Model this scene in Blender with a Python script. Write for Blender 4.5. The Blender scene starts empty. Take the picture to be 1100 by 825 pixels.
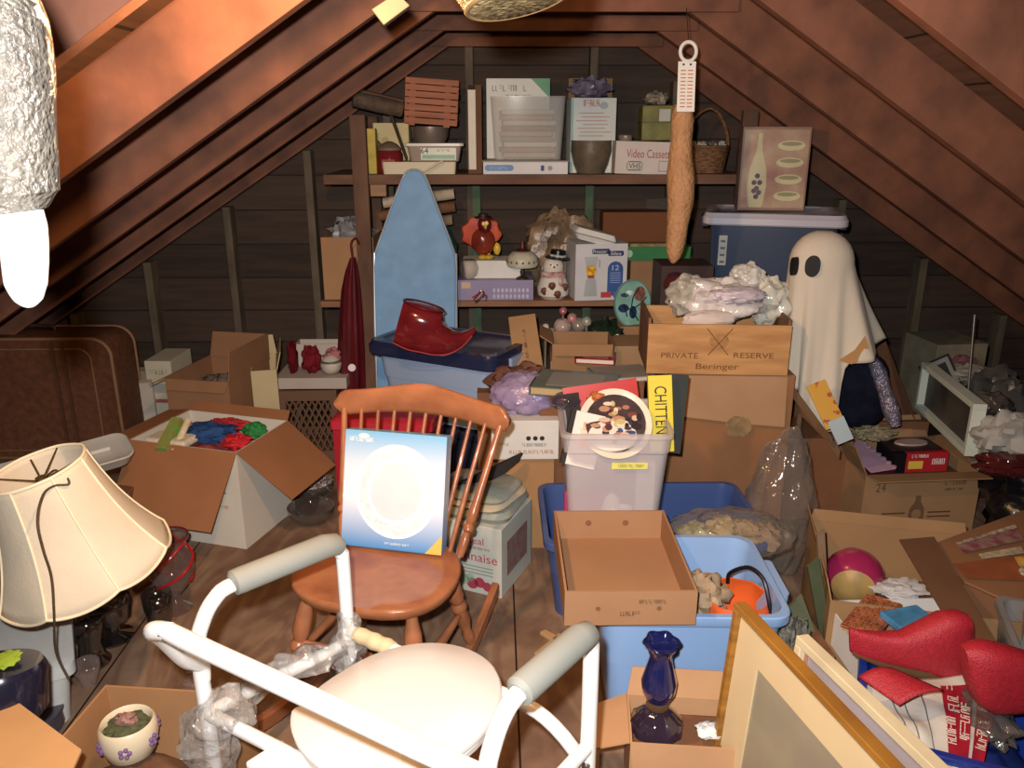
FLASH, BULB, AMB = 300, 55, .09
import bpy, math, random
from mathutils import Vector, Matrix, noise
C = bpy.context.scene.collection
R = math.radians
# ---------------------------------------------------------------- camera model (1100x825 frame, f = 875 px)
FP, PT, YW, CZ = 875.0, 0.3063, 0.019, 1.55
cp, sp, cy, sy = math.cos(PT), math.sin(PT), math.cos(YW), math.sin(YW)
FWD = Vector((sy*cp, cy*cp, -sp)); RT = Vector((cy, -sy, 0)); UP = RT.cross(FWD)
O = Vector((0, 0, CZ))
def ray(px, py): return FWD + RT*((px-550)/FP) - UP*((py-412.5)/FP)
def V(px, py, Y):                       # point on the sight line at distance Y into the room
    r = ray(px, py); return O + r*(Y/r.y)
def F(px, py, z=0.0):                   # point on the sight line at height z
    r = ray(px, py); return O + r*((z-CZ)/r.z)
def PX(px, Y, z):
    q = (px-550)/FP; b = Vector((0, Y, z-CZ)); a = Vector((1, 0, 0))
    return (q*b.dot(FWD)-b.dot(RT))/(a.dot(RT)-q*a.dot(FWD))
def ZT(x, Y, py):
    q = -(py-412.5)/FP; b = Vector((x, Y, -CZ)); a = Vector((0, 0, 1))
    return (q*b.dot(FWD)-b.dot(UP))/(a.dot(UP)-q*a.dot(FWD))
# ---------------------------------------------------------------- materials
MATS = {}
def _nt(name):
    m = bpy.data.materials.new(name); m.use_nodes = True
    nt = m.node_tree; return m, nt, nt.nodes['Principled BSDF']
def lin(c):
    return tuple((v/12.92 if v <= .04045 else ((v+.055)/1.055)**2.4) for v in c)
def hexc(h):
    c = [int(h[i:i+2], 16)/255 for i in (0, 2, 4)]; g = .3*c[0]+.59*c[1]+.11*c[2]
    return lin(tuple(v*.86+g*.14 for v in c))
def mat(h, rough=.6, var=.12, scale=9, stretch=(1, 1, 1), bump=0.0, bscale=None, spec=.4, metal=0, alpha=1.0, trans=0, ior=1.45, coat=0, kind='n', second=None, emit=0):
    key = (h, rough, var, scale, stretch, bump, bscale, spec, metal, alpha, trans, ior, coat, kind, second, emit)
    if key in MATS: return MATS[key]
    m, nt, bs = _nt('mat_%s_%s_%d' % (kind, h, len(MATS)))
    N, L = nt.nodes, nt.links
    col = hexc(h)
    tc = N.new('ShaderNodeTexCoord'); mp = N.new('ShaderNodeMapping'); mp.inputs['Scale'].default_value = stretch
    L.new(tc.outputs['Object'], mp.inputs['Vector'])
    nz = N.new('ShaderNodeTexNoise'); nz.inputs['Scale'].default_value = scale; nz.inputs['Detail'].default_value = 5
    L.new(mp.outputs[0], nz.inputs['Vector'])
    rp = N.new('ShaderNodeValToRGB'); rp.color_ramp.elements[0].position = .3; rp.color_ramp.elements[1].position = .7
    lo = tuple(max(0, v*(1-var)) for v in col)+(1,); hi = tuple(min(1, v*(1+var)) for v in col)+(1,)
    if second: lo = hexc(second)+(1,)
    rp.color_ramp.elements[0].color = lo; rp.color_ramp.elements[1].color = hi
    src = nz.outputs['Fac']
    if kind == 'spots':
        vo = N.new('ShaderNodeTexVoronoi'); vo.inputs['Scale'].default_value = scale; L.new(mp.outputs[0], vo.inputs['Vector'])
        rp.color_ramp.elements[0].position = .28; rp.color_ramp.elements[1].position = .34; src = vo.outputs['Distance']
    if kind == 'wave':
        wv = N.new('ShaderNodeTexWave'); wv.inputs['Scale'].default_value = scale; wv.inputs['Distortion'].default_value = 5
        wv.inputs['Detail'].default_value = 3; L.new(mp.outputs[0], wv.inputs['Vector']); src = wv.outputs['Fac']
    L.new(src, rp.inputs['Fac'])
    L.new(rp.outputs['Color'], bs.inputs['Base Color'])
    bs.inputs['Roughness'].default_value = rough; bs.inputs['Specular IOR Level'].default_value = spec
    bs.inputs['Metallic'].default_value = metal; bs.inputs['Alpha'].default_value = alpha
    bs.inputs['Transmission Weight'].default_value = trans; bs.inputs['IOR'].default_value = ior
    bs.inputs['Coat Weight'].default_value = coat
    if bump:
        bp = N.new('ShaderNodeBump'); bp.inputs['Strength'].default_value = bump; bp.inputs['Distance'].default_value = .01
        n2 = N.new('ShaderNodeTexNoise'); n2.inputs['Scale'].default_value = bscale or scale*3; n2.inputs['Detail'].default_value = 4
        L.new(mp.outputs[0], n2.inputs['Vector'])
        L.new((src if kind != 'n' and not bscale else n2.outputs['Fac']), bp.inputs['Height']); L.new(bp.outputs[0], bs.inputs['Normal'])
    MATS[key] = m; return m
def board_mat(h, h2, pitch, axis='z', dark='120c0a', noise_s=(2, 2, 14)):    # boards with dark joints every pitch metres
    m, nt, bs = _nt('mat_boards'); N, L = nt.nodes, nt.links
    tc = N.new('ShaderNodeTexCoord'); sp_ = N.new('ShaderNodeSeparateXYZ'); L.new(tc.outputs['Object'], sp_.inputs[0])
    dv = N.new('ShaderNodeMath'); dv.operation = 'DIVIDE'; dv.inputs[1].default_value = pitch; L.new(sp_.outputs[axis.upper()], dv.inputs[0])
    fr = N.new('ShaderNodeMath'); fr.operation = 'FRACT'; L.new(dv.outputs[0], fr.inputs[0])
    lt = N.new('ShaderNodeMath'); lt.operation = 'LESS_THAN'; lt.inputs[1].default_value = .045; L.new(fr.outputs[0], lt.inputs[0])
    fl = N.new('ShaderNodeMath'); fl.operation = 'FLOOR'; L.new(dv.outputs[0], fl.inputs[0])
    wn = N.new('ShaderNodeTexWhiteNoise'); wn.noise_dimensions = '1D'; L.new(fl.outputs[0], wn.inputs['W'])
    mp = N.new('ShaderNodeMapping'); mp.inputs['Scale'].default_value = noise_s; L.new(tc.outputs['Object'], mp.inputs[0])
    nz = N.new('ShaderNodeTexNoise'); nz.inputs['Scale'].default_value = 3; nz.inputs['Detail'].default_value = 6; L.new(mp.outputs[0], nz.inputs['Vector'])
    ad = N.new('ShaderNodeMath'); ad.operation = 'ADD'; L.new(nz.outputs['Fac'], ad.inputs[0])
    ml = N.new('ShaderNodeMath'); ml.operation = 'MULTIPLY'; ml.inputs[1].default_value = .35; L.new(wn.outputs['Value'], ml.inputs[0]); L.new(ml.outputs[0], ad.inputs[1])
    rp = N.new('ShaderNodeValToRGB'); rp.color_ramp.elements[0].position = .4; rp.color_ramp.elements[1].position = .95
    rp.color_ramp.elements[0].color = hexc(h)+(1,); rp.color_ramp.elements[1].color = hexc(h2)+(1,); L.new(ad.outputs[0], rp.inputs['Fac'])
    mx = N.new('ShaderNodeMix'); mx.data_type = 'RGBA'; L.new(lt.outputs[0], mx.inputs['Factor']); L.new(rp.outputs['Color'], mx.inputs['A'])
    mx.inputs['B'].default_value = hexc(dark)+(1,); L.new(mx.outputs['Result'], bs.inputs['Base Color']); bs.inputs['Roughness'].default_value = .8
    return m
def wood(h, h2, rough=.5, stretch=(1, 1, 8), scale=4, coat=0, spec=.4): return mat(h, rough, .1, scale, stretch, 0.15, None, spec, coat=coat, second=h2)
def card(h='a27a58', var=.1): return mat(h, .85, var, 5, bump=.05, bscale=60, spec=.15)
def plas(h, rough=.35, **k): return mat(h, rough, .05, 4, **k)
def cloth(h, var=.2, scale=20, **k): return mat(h, .9, var, scale, bump=.35, bscale=90, spec=.1, **k)
def paper(h): return mat(h, .7, .06, 8, spec=.2)
def clearmat(h, rough=.04, dens=.12, bump=0, bs_=16, edge=.9, k=.55):      # see-through body with glossy skin: more opaque at grazing angles
    key = ('clear', h, rough, dens, bump, bs_, edge, k)
    if key in MATS: return MATS[key]
    m, nt, bs = _nt('mat_clear_%s_%d' % (h, len(MATS))); N, L = nt.nodes, nt.links
    bs.inputs['Base Color'].default_value = hexc(h)+(1,); bs.inputs['Roughness'].default_value = rough; bs.inputs['Specular IOR Level'].default_value = 1.0; bs.inputs['Coat Weight'].default_value = 1; bs.inputs['Coat Roughness'].default_value = rough
    tr_ = N.new('ShaderNodeBsdfTransparent'); c_ = hexc(h); tr_.inputs[0].default_value = tuple(1-(1-min(1, v*1.6+.25))*k for v in c_)+(1,)
    lw = N.new('ShaderNodeLayerWeight'); lw.inputs['Blend'].default_value = .35
    mr = N.new('ShaderNodeMapRange'); mr.inputs['To Min'].default_value = dens; mr.inputs['To Max'].default_value = edge; L.new(lw.outputs['Facing'], mr.inputs['Value'])
    gl = N.new('ShaderNodeBsdfGlossy'); gl.inputs['Roughness'].default_value = max(.04, rough)
    ad = N.new('ShaderNodeMixShader'); ad.inputs[0].default_value = .35; L.new(bs.outputs[0], ad.inputs[1]); L.new(gl.outputs[0], ad.inputs[2])
    mx = N.new('ShaderNodeMixShader'); L.new(mr.outputs[0], mx.inputs[0]); L.new(tr_.outputs[0], mx.inputs[1]); L.new(ad.outputs[0], mx.inputs[2])
    L.new(mx.outputs[0], N['Material Output'].inputs['Surface'])
    if bump:
        tc = N.new('ShaderNodeTexCoord'); nz = N.new('ShaderNodeTexNoise'); nz.inputs['Scale'].default_value = bs_; nz.inputs['Detail'].default_value = 4; nz.inputs['Distortion'].default_value = 1.0; L.new(tc.outputs['Object'], nz.inputs['Vector'])
        bp = N.new('ShaderNodeBump'); bp.inputs['Strength'].default_value = bump; bp.inputs['Distance'].default_value = .02; L.new(nz.outputs['Fac'], bp.inputs['Height'])
        L.new(bp.outputs[0], bs.inputs['Normal']); L.new(bp.outputs[0], gl.inputs['Normal']); L.new(bp.outputs[0], lw.inputs['Normal']); L.new(bp.outputs[0], bs.inputs['Coat Normal'])
    MATS[key] = m; return m
def glass(h, rough=.03, alpha=.35): return clearmat(h, rough, alpha*.35)
INK = mat('2a2624', .8, .05); WHITE = paper('dcdcd8'); CLEAR = clearmat('b0a89e', .08, .16, 1.0, 14, .62, .12)
CLEARW = clearmat('cdc6be', .08, .26, 1.0, 26, .8, .12)
CLEARP = mat('cfc9c6', .25, .08, 3, spec=.6, alpha=.38)
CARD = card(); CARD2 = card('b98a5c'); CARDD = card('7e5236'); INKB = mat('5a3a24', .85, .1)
# ---------------------------------------------------------------- mesh collector
class M:
    def __init__(s): s.v = []; s.f = []
    def add(s, vs, fs):
        n = len(s.v); s.v += [Vector(v) for v in vs]; s.f += [tuple(i+n for i in f) for f in fs]; return s
    def box(s, x0, x1, y0, y1, z0, z1):
        return s.add([(x0,y0,z0),(x1,y0,z0),(x1,y1,z0),(x0,y1,z0),(x0,y0,z1),(x1,y0,z1),(x1,y1,z1),(x0,y1,z1)],
                     [(0,3,2,1),(4,5,6,7),(0,1,5,4),(1,2,6,5),(2,3,7,6),(3,0,4,7)])
    def slab(s, p, t):                                   # flat panel through the points p, thickness t
        p = [Vector(q) for q in p]; n = (p[1]-p[0]).cross(p[-1]-p[0]).normalized()*t; k = len(p)
        return s.add(p+[q+n for q in p], [tuple(range(k))[::-1], tuple(range(k, 2*k))]+[(i,(i+1)%k,(i+1)%k+k,i+k) for i in range(k)])
    def loft(s, loops, cap0=True, cap1=True, closed=True):
        k = len(loops[0]); n = len(s.v)
        vs = [v for l in loops for v in l]; fs = []
        for a in range(len(loops)-1):
            for i in range(k if closed else k-1):
                j = (i+1) % k; fs.append((a*k+i, a*k+j, (a+1)*k+j, (a+1)*k+i))
        if cap0: fs.append(tuple(range(k))[::-1])
        if cap1: fs.append(tuple(range((len(loops)-1)*k, len(loops)*k)))
        return s.add(vs, fs)
    def lathe(s, prof, n=32, c=(0,0,0), sx=1, sy=1, cap0=True, cap1=True, T=None, wob=None):
        lo = []
        for (r, z) in prof:
            l = []
            for i in range(n):
                a = 2*math.pi*i/n; rr = r*(wob(a, z) if wob else 1)
                p = Vector((rr*math.cos(a)*sx, rr*math.sin(a)*sy, z))
                l.append((T @ p if T else p)+Vector(c))
            lo.append(l)
        return s.loft(lo, cap0, cap1)
    def tube(s, pts, r, n=10, smooth=0, closed=False):
        pts = [Vector(p) for p in pts]; rs = r if isinstance(r, (list, tuple)) else [r]*len(pts)
        if smooth:
            q, qr = [], []; m = len(pts)
            for i in range(m if closed else m-1):
                if closed: a, b, c_, d = pts[(i-1)%m], pts[i], pts[(i+1)%m], pts[(i+2)%m]
                else: a, b, c_, d = pts[max(0,i-1)], pts[i], pts[i+1], pts[min(m-1,i+2)]
                for k in range(smooth):
                    t = k/smooth
                    q.append(.5*((2*b)+(c_-a)*t+(2*a-5*b+4*c_-d)*t*t+(3*b-a-3*c_+d)*t**3)); qr.append(rs[i]*(1-t)+rs[(i+1)%m]*t)
            if not closed: q.append(pts[-1]); qr.append(rs[-1])
            pts, rs = q, qr
        loops = []; m = len(pts); up = None
        for i, p in enumerate(pts):
            d = (pts[(i+1)%m]-pts[i-1]) if closed else (pts[min(m-1,i+1)]-pts[max(0,i-1)])
            if d.length < 1e-9: d = Vector((0,0,1))
            d.normalize()
            if up is None: up = d.orthogonal().normalized()
            up = (up-d*up.dot(d)); up = up.normalized() if up.length > 1e-6 else d.orthogonal().normalized()
            w = d.cross(up)
            loops.append([p+up*(rs[i]*math.cos(2*math.pi*k/n))+w*(rs[i]*math.sin(2*math.pi*k/n)) for k in range(n)])
        if closed: loops.append(loops[0])
        return s.loft(loops, not closed, not closed)
    def cyl(s, a, b, r, r2=None, n=18): return s.tube([a, b], [r, r if r2 is None else r2], n)
    def turned(s, a, b, prof, n=18):                      # lathe of (t, r) along the line a-b
        a, b = Vector(a), Vector(b); return s.tube([a.lerp(b, t) for t, _ in prof], [r for _, r in prof], n)
    def prism(s, poly, y0, y1):
        k = len(poly)
        return s.add([(x,y0,z) for x, z in poly]+[(x,y1,z) for x, z in poly], [tuple(range(k)), tuple(range(k,2*k))[::-1]]+[((i+1)%k,i,i+k,(i+1)%k+k) for i in range(k)])
    def blob(s, c, r, amp=.15, freq=4, seed=0, n=28, flat=None, crease=0, T=None):
        c = Vector(c); lo = []; m = n//2
        for j in range(m+1):
            ph = math.pi*min(max(j/m, .012), .988)-math.pi/2; l = []
            for i in range(n):
                a = 2*math.pi*i/n
                d = Vector((math.cos(ph)*math.cos(a), math.cos(ph)*math.sin(a), math.sin(ph)))
                q = d*freq+Vector((seed*7.1, seed*3.3, seed))
                k = 1+min(amp,.3)*noise.noise(q)*1.4+amp*.3*noise.noise(q*2.7)-min(crease,.27)*(abs(noise.noise(q*1.3))+.22*abs(noise.noise(q*3.0)))*1.1
                p = Vector((d.x*r[0]*k, d.y*r[1]*k, d.z*r[2]*k))
                if T: p = T @ p
                if flat is not None: p.z = max(p.z, flat)
                l.append(p+c)
            lo.append(l)
        return s.loft(lo)
    def sheet(s, fn, nu, nv):
        vs = [Vector(fn(i/nu, j/nv)) for j in range(nv+1) for i in range(nu+1)]
        return s.add(vs, [(j*(nu+1)+i, j*(nu+1)+i+1, (j+1)*(nu+1)+i+1, (j+1)*(nu+1)+i) for j in range(nv) for i in range(nu)])
    def ribs(s, pairs, n=14, pw=2.4):                     # body through (upper point, lower point, half width) stations; width along the sight line
        lo = []
        for u, l, w in pairs:
            u, l = Vector(u), Vector(l); c = (u+l)/2; h = (u-l)/2; d = Vector((0, 1, 0)); ring = []
            for i in range(n):
                a = 2*math.pi*i/n; ca, sa = math.cos(a), math.sin(a)
                e = 2/pw; ca = math.copysign(abs(ca)**e, ca); sa = math.copysign(abs(sa)**e, sa)
                ring.append(c+h*sa+d*(w*ca))
            lo.append(ring)
        return s.loft(lo)
def rr(w, d, r, z, n=5, c=(0, 0)):
    o = []; r = min(r, w/2*.99, d/2*.99)
    for (sx, sy_, a0) in ((1,1,0),(-1,1,90),(-1,-1,180),(1,-1,270)):
        for k in range(n+1):
            a = R(a0+90*k/n); o.append(Vector((c[0]+sx*(w/2-r)+r*math.cos(a), c[1]+sy_*(d/2-r)+r*math.sin(a), z)))
    return o
def bag(o, p, g, k, lbl, cat): pass
def meta(o, label, cat, group):
    o['label'] = label; o['category'] = cat
    if group: o['group'] = group
def root(name, label, cat, loc=(0,0,0), rz=0, group=None, mw=None):
    o = bpy.data.objects.new(name, None); C.objects.link(o); o.empty_display_size = .05
    o.matrix_world = mw if mw is not None else Matrix.Translation(Vector(loc)) @ Matrix.Rotation(rz, 4, 'Z')
    meta(o, label, cat, group); return o
def mk(name, m, material, parent=None, bev=0, smooth=False, world=False, label=None, sol=0, sub=0, mtx=None, auto=40):
    me = bpy.data.meshes.new(name); me.from_pydata([tuple(v) for v in m.v], [], m.f); me.validate(); me.update()
    o = bpy.data.objects.new(name, me); C.objects.link(o)
    mm = material if isinstance(material, (list, tuple)) else [material]
    for x in mm: me.materials.append(x)
    if parent is not None:
        o.parent = parent
        if world: me.transform(wm(parent).inverted())
    if mtx is not None: me.transform(mtx)
    import bmesh
    b = bmesh.new(); b.from_mesh(me); bmesh.ops.recalc_face_normals(b, faces=b.faces); b.to_mesh(me); b.free()
    if smooth:
        for p in me.polygons: p.use_smooth = True
        try: me.set_sharp_from_angle(angle=R(auto))
        except Exception: pass
    if sol: q = o.modifiers.new('thick', 'SOLIDIFY'); q.thickness = sol; q.offset = 0
    if sub: q = o.modifiers.new('sub', 'SUBSURF'); q.levels = sub; q.render_levels = sub
    if bev: q = o.modifiers.new('bevel', 'BEVEL'); q.width = bev; q.segments = 2; q.limit_method = 'ANGLE'; q.angle_limit = R(40)
    if label: o['label'] = label
    return o
def wm(o):
    m = o.matrix_basis.copy()
    return (wm(o.parent) @ m) if o.parent else m
def solo(name, label, cat, m, material, loc=(0,0,0), rz=0, group=None, mw=None, world=False, **k):   # a thing that is one mesh
    o = mk(name, m, material, **k)
    M4 = mw if mw is not None else Matrix.Translation(Vector(loc)) @ Matrix.Rotation(rz, 4, 'Z')
    if world: o.data.transform(M4.inverted())
    o.matrix_world = M4; meta(o, label, cat, group); return o
def struct(name, m, material, **k):
    o = mk(name, m, material, **k); o['kind'] = 'structure'; return o
# ---- text as flat mesh lettering
def text(s, w, h, parent, mtx, material, name='lettering', font_shear=0):
    cu = bpy.data.curves.new('t', 'FONT'); cu.body = s; cu.shear = font_shear; cu.extrude = .0
    cu.align_x = 'CENTER'; cu.resolution_u = 3
    ob = bpy.data.objects.new('t', cu); C.objects.link(ob)
    bpy.context.view_layer.update()
    me = bpy.data.meshes.new_from_object(ob.evaluated_get(bpy.context.evaluated_depsgraph_get()))
    bpy.data.objects.remove(ob)
    xs = [v.co.x for v in me.vertices]; ys = [v.co.y for v in me.vertices]
    cx, cy_ = (min(xs)+max(xs))/2, (min(ys)+max(ys))/2; sx, sy_ = w/(max(xs)-min(xs)), h/(max(ys)-min(ys))
    me.transform(mtx @ Matrix.Diagonal((sx, sy_, 1, 1)) @ Matrix.Translation((-cx, -cy_, 0)))
    me.materials.clear(); me.materials.append(material)
    o = bpy.data.objects.new(name, me); C.objects.link(o); o.parent = parent; return o
RX = Matrix.Rotation(R(90), 4, 'X')
def bars(w, h, seed, y=0):               # print too blurred to read: a run of small strokes
    g = random.Random(seed); b = M(); x = -w/2; u = h*.62
    while x < w/2-u*.5:
        c = u*g.uniform(.55, .9); t = u*.2
        if g.random() < .14: x += c*.6; continue
        k = g.randrange(4)
        if k != 3: b.box(x, x+t, y-.0006, y, -h/2, h/2)
        if k in (0, 2): b.box(x+c-t, x+c, y-.0006, y, -h/2, h/2*(1 if k else .4))
        b.box(x, x+c, y-.0006, y, (h/2-t*.9) if k != 1 else -h/2, (h/2) if k != 1 else -h/2+t*.9)
        if k in (0, 3): b.box(x, x+c, y-.0006, y, -t*.4, t*.4)
        x += c+u*.22
    return b
def ftext(r, s, cx, cz, w, h, m, y, ang=0, name='lettering', **k):      # on a face looking to local -y
    if s.startswith('~'): return mk('blurred_print', bars(w, h, len(s)*7+int(w*1e4)), m, r, mtx=Matrix.Translation((cx, y-.0008, cz)) @ Matrix.Rotation(R(-ang), 4, 'Y'))
    return text(s, w, h, r, Matrix.Translation((cx, y-.0012, cz)) @ RX @ Matrix.Rotation(R(ang), 4, 'Z'), m, name, **k)
def frect(r, name, cx, cz, w, h, m, y, t=.0008, round_=0):
    b = M()
    if round_: b.loft([[Vector((p.x+cx, y-.0002-q, p.y+cz)) for p in rr(w, h, round_, 0)] for q in (0, t)])
    else: b.box(cx-w/2, cx+w/2, y-t-.0002, y-.0002, cz-h/2, cz+h/2)
    return mk(name, b, m, r)
def fdisc(r, name, cx, cz, rx, rz_, m, y, t=.0008, n=32):
    b = M(); b.loft([[Vector((cx+rx*math.cos(2*math.pi*i/n), y-.0002-q, cz+rz_*math.sin(2*math.pi*i/n))) for i in range(n)] for q in (0, t)])
    return mk(name, b, m, r)
# ---- poses
def sb(x1, x2, yt, Y, zb, d, rz=0):       # frontal box between pixel columns x1..x2, top at yt, front at Y, base at zb
    A = Vector((PX(x1, Y, zb), Y, zb)); B = Vector((PX(x2, Y, zb), Y, zb)); w = (B-A).x
    h = ZT((A.x+B.x)/2, Y, yt)-zb; r = R(rz)
    c = (A+B)/2+Vector((-math.sin(r), math.cos(r), 0))*d/2
    return c, r, w/max(.5, math.cos(r)), h
def eb(A, B, d):                           # box whose front bottom edge runs A -> B
    r = math.atan2(B.y-A.y, B.x-A.x); w = (B.xy-A.xy).length
    return (A+B)/2+Vector((-math.sin(r), math.cos(r), 0))*d/2, r, w
def q3(TL, TR, BL):                        # frame with x along TL->TR, z along BL->TL, y away; origin at BL
    TL, TR, BL = Vector(TL), Vector(TR), Vector(BL); x = (TR-TL).normalized(); z = TL-BL; h = z.length; z = (z-x*z.dot(x)).normalized()
    y = z.cross(x); m = Matrix((x, y, z)).transposed().to_4x4(); m.translation = BL
    return m, (TR-TL).length, h
# ---- reusable builders
def carton(name, label, cat, c, rz, w, d, h, m=None, flaps={}, t=.005, group=None, inside=None, fm=None, mw=None):
    r = root(name, label, cat, c, rz, group, mw); m = m or CARD
    b = M(); b.box(-w/2,w/2,-d/2,d/2,0,t)
    b.box(-w/2,w/2,-d/2,-d/2+t,t,h); b.box(-w/2,w/2,d/2-t,d/2,t,h); b.box(-w/2,-w/2+t,-d/2+t,d/2-t,t,h); b.box(w/2-t,w/2,-d/2+t,d/2-t,t,h)
    mk('carton_wall', b, m, r)
    if inside: mk('liner', M().box(-w/2+t,w/2-t,-d/2+t,d/2-t,t,t+.002), inside, r)
    for k, (a, l) in flaps.items():
        a = R(a); n, e, hw, off = {'f': ((0,-1),(1,0),w/2,d/2), 'b': ((0,1),(1,0),w/2,d/2), 'l': ((-1,0),(0,1),d/2,w/2), 'r': ((1,0),(0,1),d/2,w/2)}[k[0]]
        nx = Vector((n[0], n[1], 0)); ex = Vector((e[0], e[1], 0)); hp = nx*off+Vector((0,0,h)); dr = Vector((0,0,math.cos(a)))+nx*math.sin(a)
        p = [hp-ex*hw, hp+ex*hw, hp+ex*(hw-.012)+dr*l, hp-ex*(hw-.012)+dr*l]
        mk('flap', M().slab(p, .004), fm or m, r)
    return r
def shut(name, label, cat, c, rz, w, d, h, m, group=None, tape=None, bev=.003, mw=None):     # closed box: body + lid seam
    r = root(name, label, cat, c, rz, group, mw)
    mk('carton_body', M().box(-w/2,w/2,-d/2,d/2,0,h), m, r, bev=bev)
    if tape: mk('tape', M().box(-w/2-.0006,w/2+.0006,-.025,.025,h-.03,h+.0008), tape, r)
    return r
def tub(name, label, cat, c, rz, w, d, h, m, tp=.88, rad=.05, t=.004, rim=.018, lid=None, group=None, ribs=True, handles=True, sk=.012):
    r = root(name, label, cat, c, rz, group); k0 = tp
    def ring(z, g=0): s = k0+(1-k0)*z/h; return rr(w*s-2*rim+g, d*s-2*rim+g, rad, z)
    lo = [ring(0), ring(h*.55), ring(h*.55, .008 if ribs else 0), ring(h-.03, .008 if ribs else 0), rr(w-.006, d-.006, rad, h-.03), rr(w, d, rad, h-.025), rr(w, d, rad, h-.003), rr(w-.006, d-.006, rad, h), rr(w-2*rim, d-2*rim, rad, h)]
    lo += [ring(h-.03, -2*t), ring(.005, -2*t)]
    b = M(); b.loft(lo); mk('tub_shell', b, m, r, smooth=True, auto=35)
    if handles:
        for sx in (-1, 1):
            q = M(); q.loft([rr(.035, d*.4, .012, h-.055, c=(sx*(w/2+.006), 0)), rr(.04, d*.42, .012, h-.012, c=(sx*(w/2+.006), 0))]); mk('handle', q, m, r, smooth=True)
    if lid:
        q = M(); q.loft([rr(w+.004, d+.004, rad, h-sk), rr(w+.02, d+.02, rad, h-sk), rr(w+.03, d+.03, rad, h-sk+.006), rr(w+.03, d+.03, rad, h-.004), rr(w+.018, d+.018, rad, h+.004), rr(w+.01, d+.01, rad, h+.016), rr(w-.05, d-.05, rad, h+.018), rr(w-.07, d-.07, rad, h+.01)])
        mk('lid', q, lid, r, smooth=True, auto=35)
    return r
def framed(name, label, cat, mw, w, h, fw, ft, fm, mt=None, mtw=0, art=None, backm=None, group=None):   # picture: frame, mat board, picture
    r = root(name, label, cat, mw=mw, group=group)
    b = M(); b.box(0,w,0,ft,0,fw); b.box(0,w,0,ft,h-fw,h); b.box(0,fw,0,ft,fw,h-fw); b.box(w-fw,w,0,ft,fw,h-fw)
    mk('frame', b, fm, r, bev=.002)
    mk('backing', M().box(fw*.8,w-fw*.8,ft*.7,ft*.9,fw*.8,h-fw*.8), backm or CARD, r)
    if mt:
        b = M(); a = fw; c_ = fw+mtw; y0, y1 = ft*.45, ft*.6
        b.box(a,w-a,y0,y1,a,c_); b.box(a,w-a,y0,y1,h-c_,h-a); b.box(a,c_,y0,y1,c_,h-c_); b.box(w-c_,w-a,y0,y1,c_,h-c_); mk('mat_board', b, mt, r)
    if art:
        c_ = fw+mtw; mk('picture', M().box(c_,w-c_,ft*.6,ft*.68,c_,h-c_), art, r)
    return r
def slabobj(name, label, cat, mw, w, h, t, m, **k):
    return solo(name, label, cat, M().box(0,w,0,t,0,h), m, mw=mw, **k)
# ================================================================ SETTING
def floor_mat():
    m, nt, bs = _nt('mat_plywood'); N, L = nt.nodes, nt.links
    tc = N.new('ShaderNodeTexCoord'); mp = N.new('ShaderNodeMapping'); mp.inputs['Scale'].default_value = (3.2, 1.0, 1); L.new(tc.outputs['Object'], mp.inputs[0])
    n1 = N.new('ShaderNodeTexNoise'); n1.inputs['Scale'].default_value = 1.6; n1.inputs['Detail'].default_value = 3; n1.inputs['Distortion'].default_value = 1.2; L.new(mp.outputs[0], n1.inputs['Vector'])
    ml = N.new('ShaderNodeMath'); ml.operation = 'MULTIPLY'; ml.inputs[1].default_value = 34; L.new(n1.outputs['Fac'], ml.inputs[0])
    sn = N.new('ShaderNodeMath'); sn.operation = 'SINE'; L.new(ml.outputs[0], sn.inputs[0])
    n2 = N.new('ShaderNodeTexNoise'); n2.inputs['Scale'].default_value = 5; n2.inputs['Detail'].default_value = 8; L.new(tc.outputs['Object'], n2.inputs['Vector'])
    r1 = N.new('ShaderNodeValToRGB'); r1.color_ramp.elements[0].color = hexc('866550')+(1,); r1.color_ramp.elements[1].color = hexc('99795f')+(1,)
    mr = N.new('ShaderNodeMapRange'); mr.inputs['From Min'].default_value = -1; L.new(sn.outputs[0], mr.inputs[0]); L.new(mr.outputs[0], r1.inputs[0])
    r2 = N.new('ShaderNodeValToRGB'); r2.color_ramp.elements[0].position = .38; r2.color_ramp.elements[1].position = .66; r2.color_ramp.elements[0].color = (.62,.58,.55,1); r2.color_ramp.elements[1].color = (1,1,1,1); L.new(n2.outputs['Fac'], r2.inputs[0])
    mx = N.new('ShaderNodeMix'); mx.data_type = 'RGBA'; mx.blend_type = 'MULTIPLY'; mx.inputs['Factor'].default_value = 1; L.new(r1.outputs[0], mx.inputs['A']); L.new(r2.outputs[0], mx.inputs['B'])
    sp_ = N.new('ShaderNodeSeparateXYZ'); L.new(tc.outputs['Object'], sp_.inputs[0]); ad = N.new('ShaderNodeMath'); ad.inputs[1].default_value = 10.93; L.new(sp_.outputs['X'], ad.inputs[0])
    md = N.new('ShaderNodeMath'); md.operation = 'MODULO'; md.inputs[1].default_value = 1.22; L.new(ad.outputs[0], md.inputs[0]); lt = N.new('ShaderNodeMath'); lt.operation = 'LESS_THAN'; lt.inputs[1].default_value = .006; L.new(md.outputs[0], lt.inputs[0])
    m2 = N.new('ShaderNodeMix'); m2.data_type = 'RGBA'; L.new(lt.outputs[0], m2.inputs['Factor']); L.new(mx.outputs['Result'], m2.inputs['A']); m2.inputs['B'].default_value = hexc('2a1a12')+(1,)
    L.new(m2.outputs['Result'], bs.inputs['Base Color']); bs.inputs['Roughness'].default_value = .7; bs.inputs['Specular IOR Level'].default_value = .25
    return m
XR, HA, SL = .24, 2.227, .643
FLOORM = floor_mat()
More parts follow.
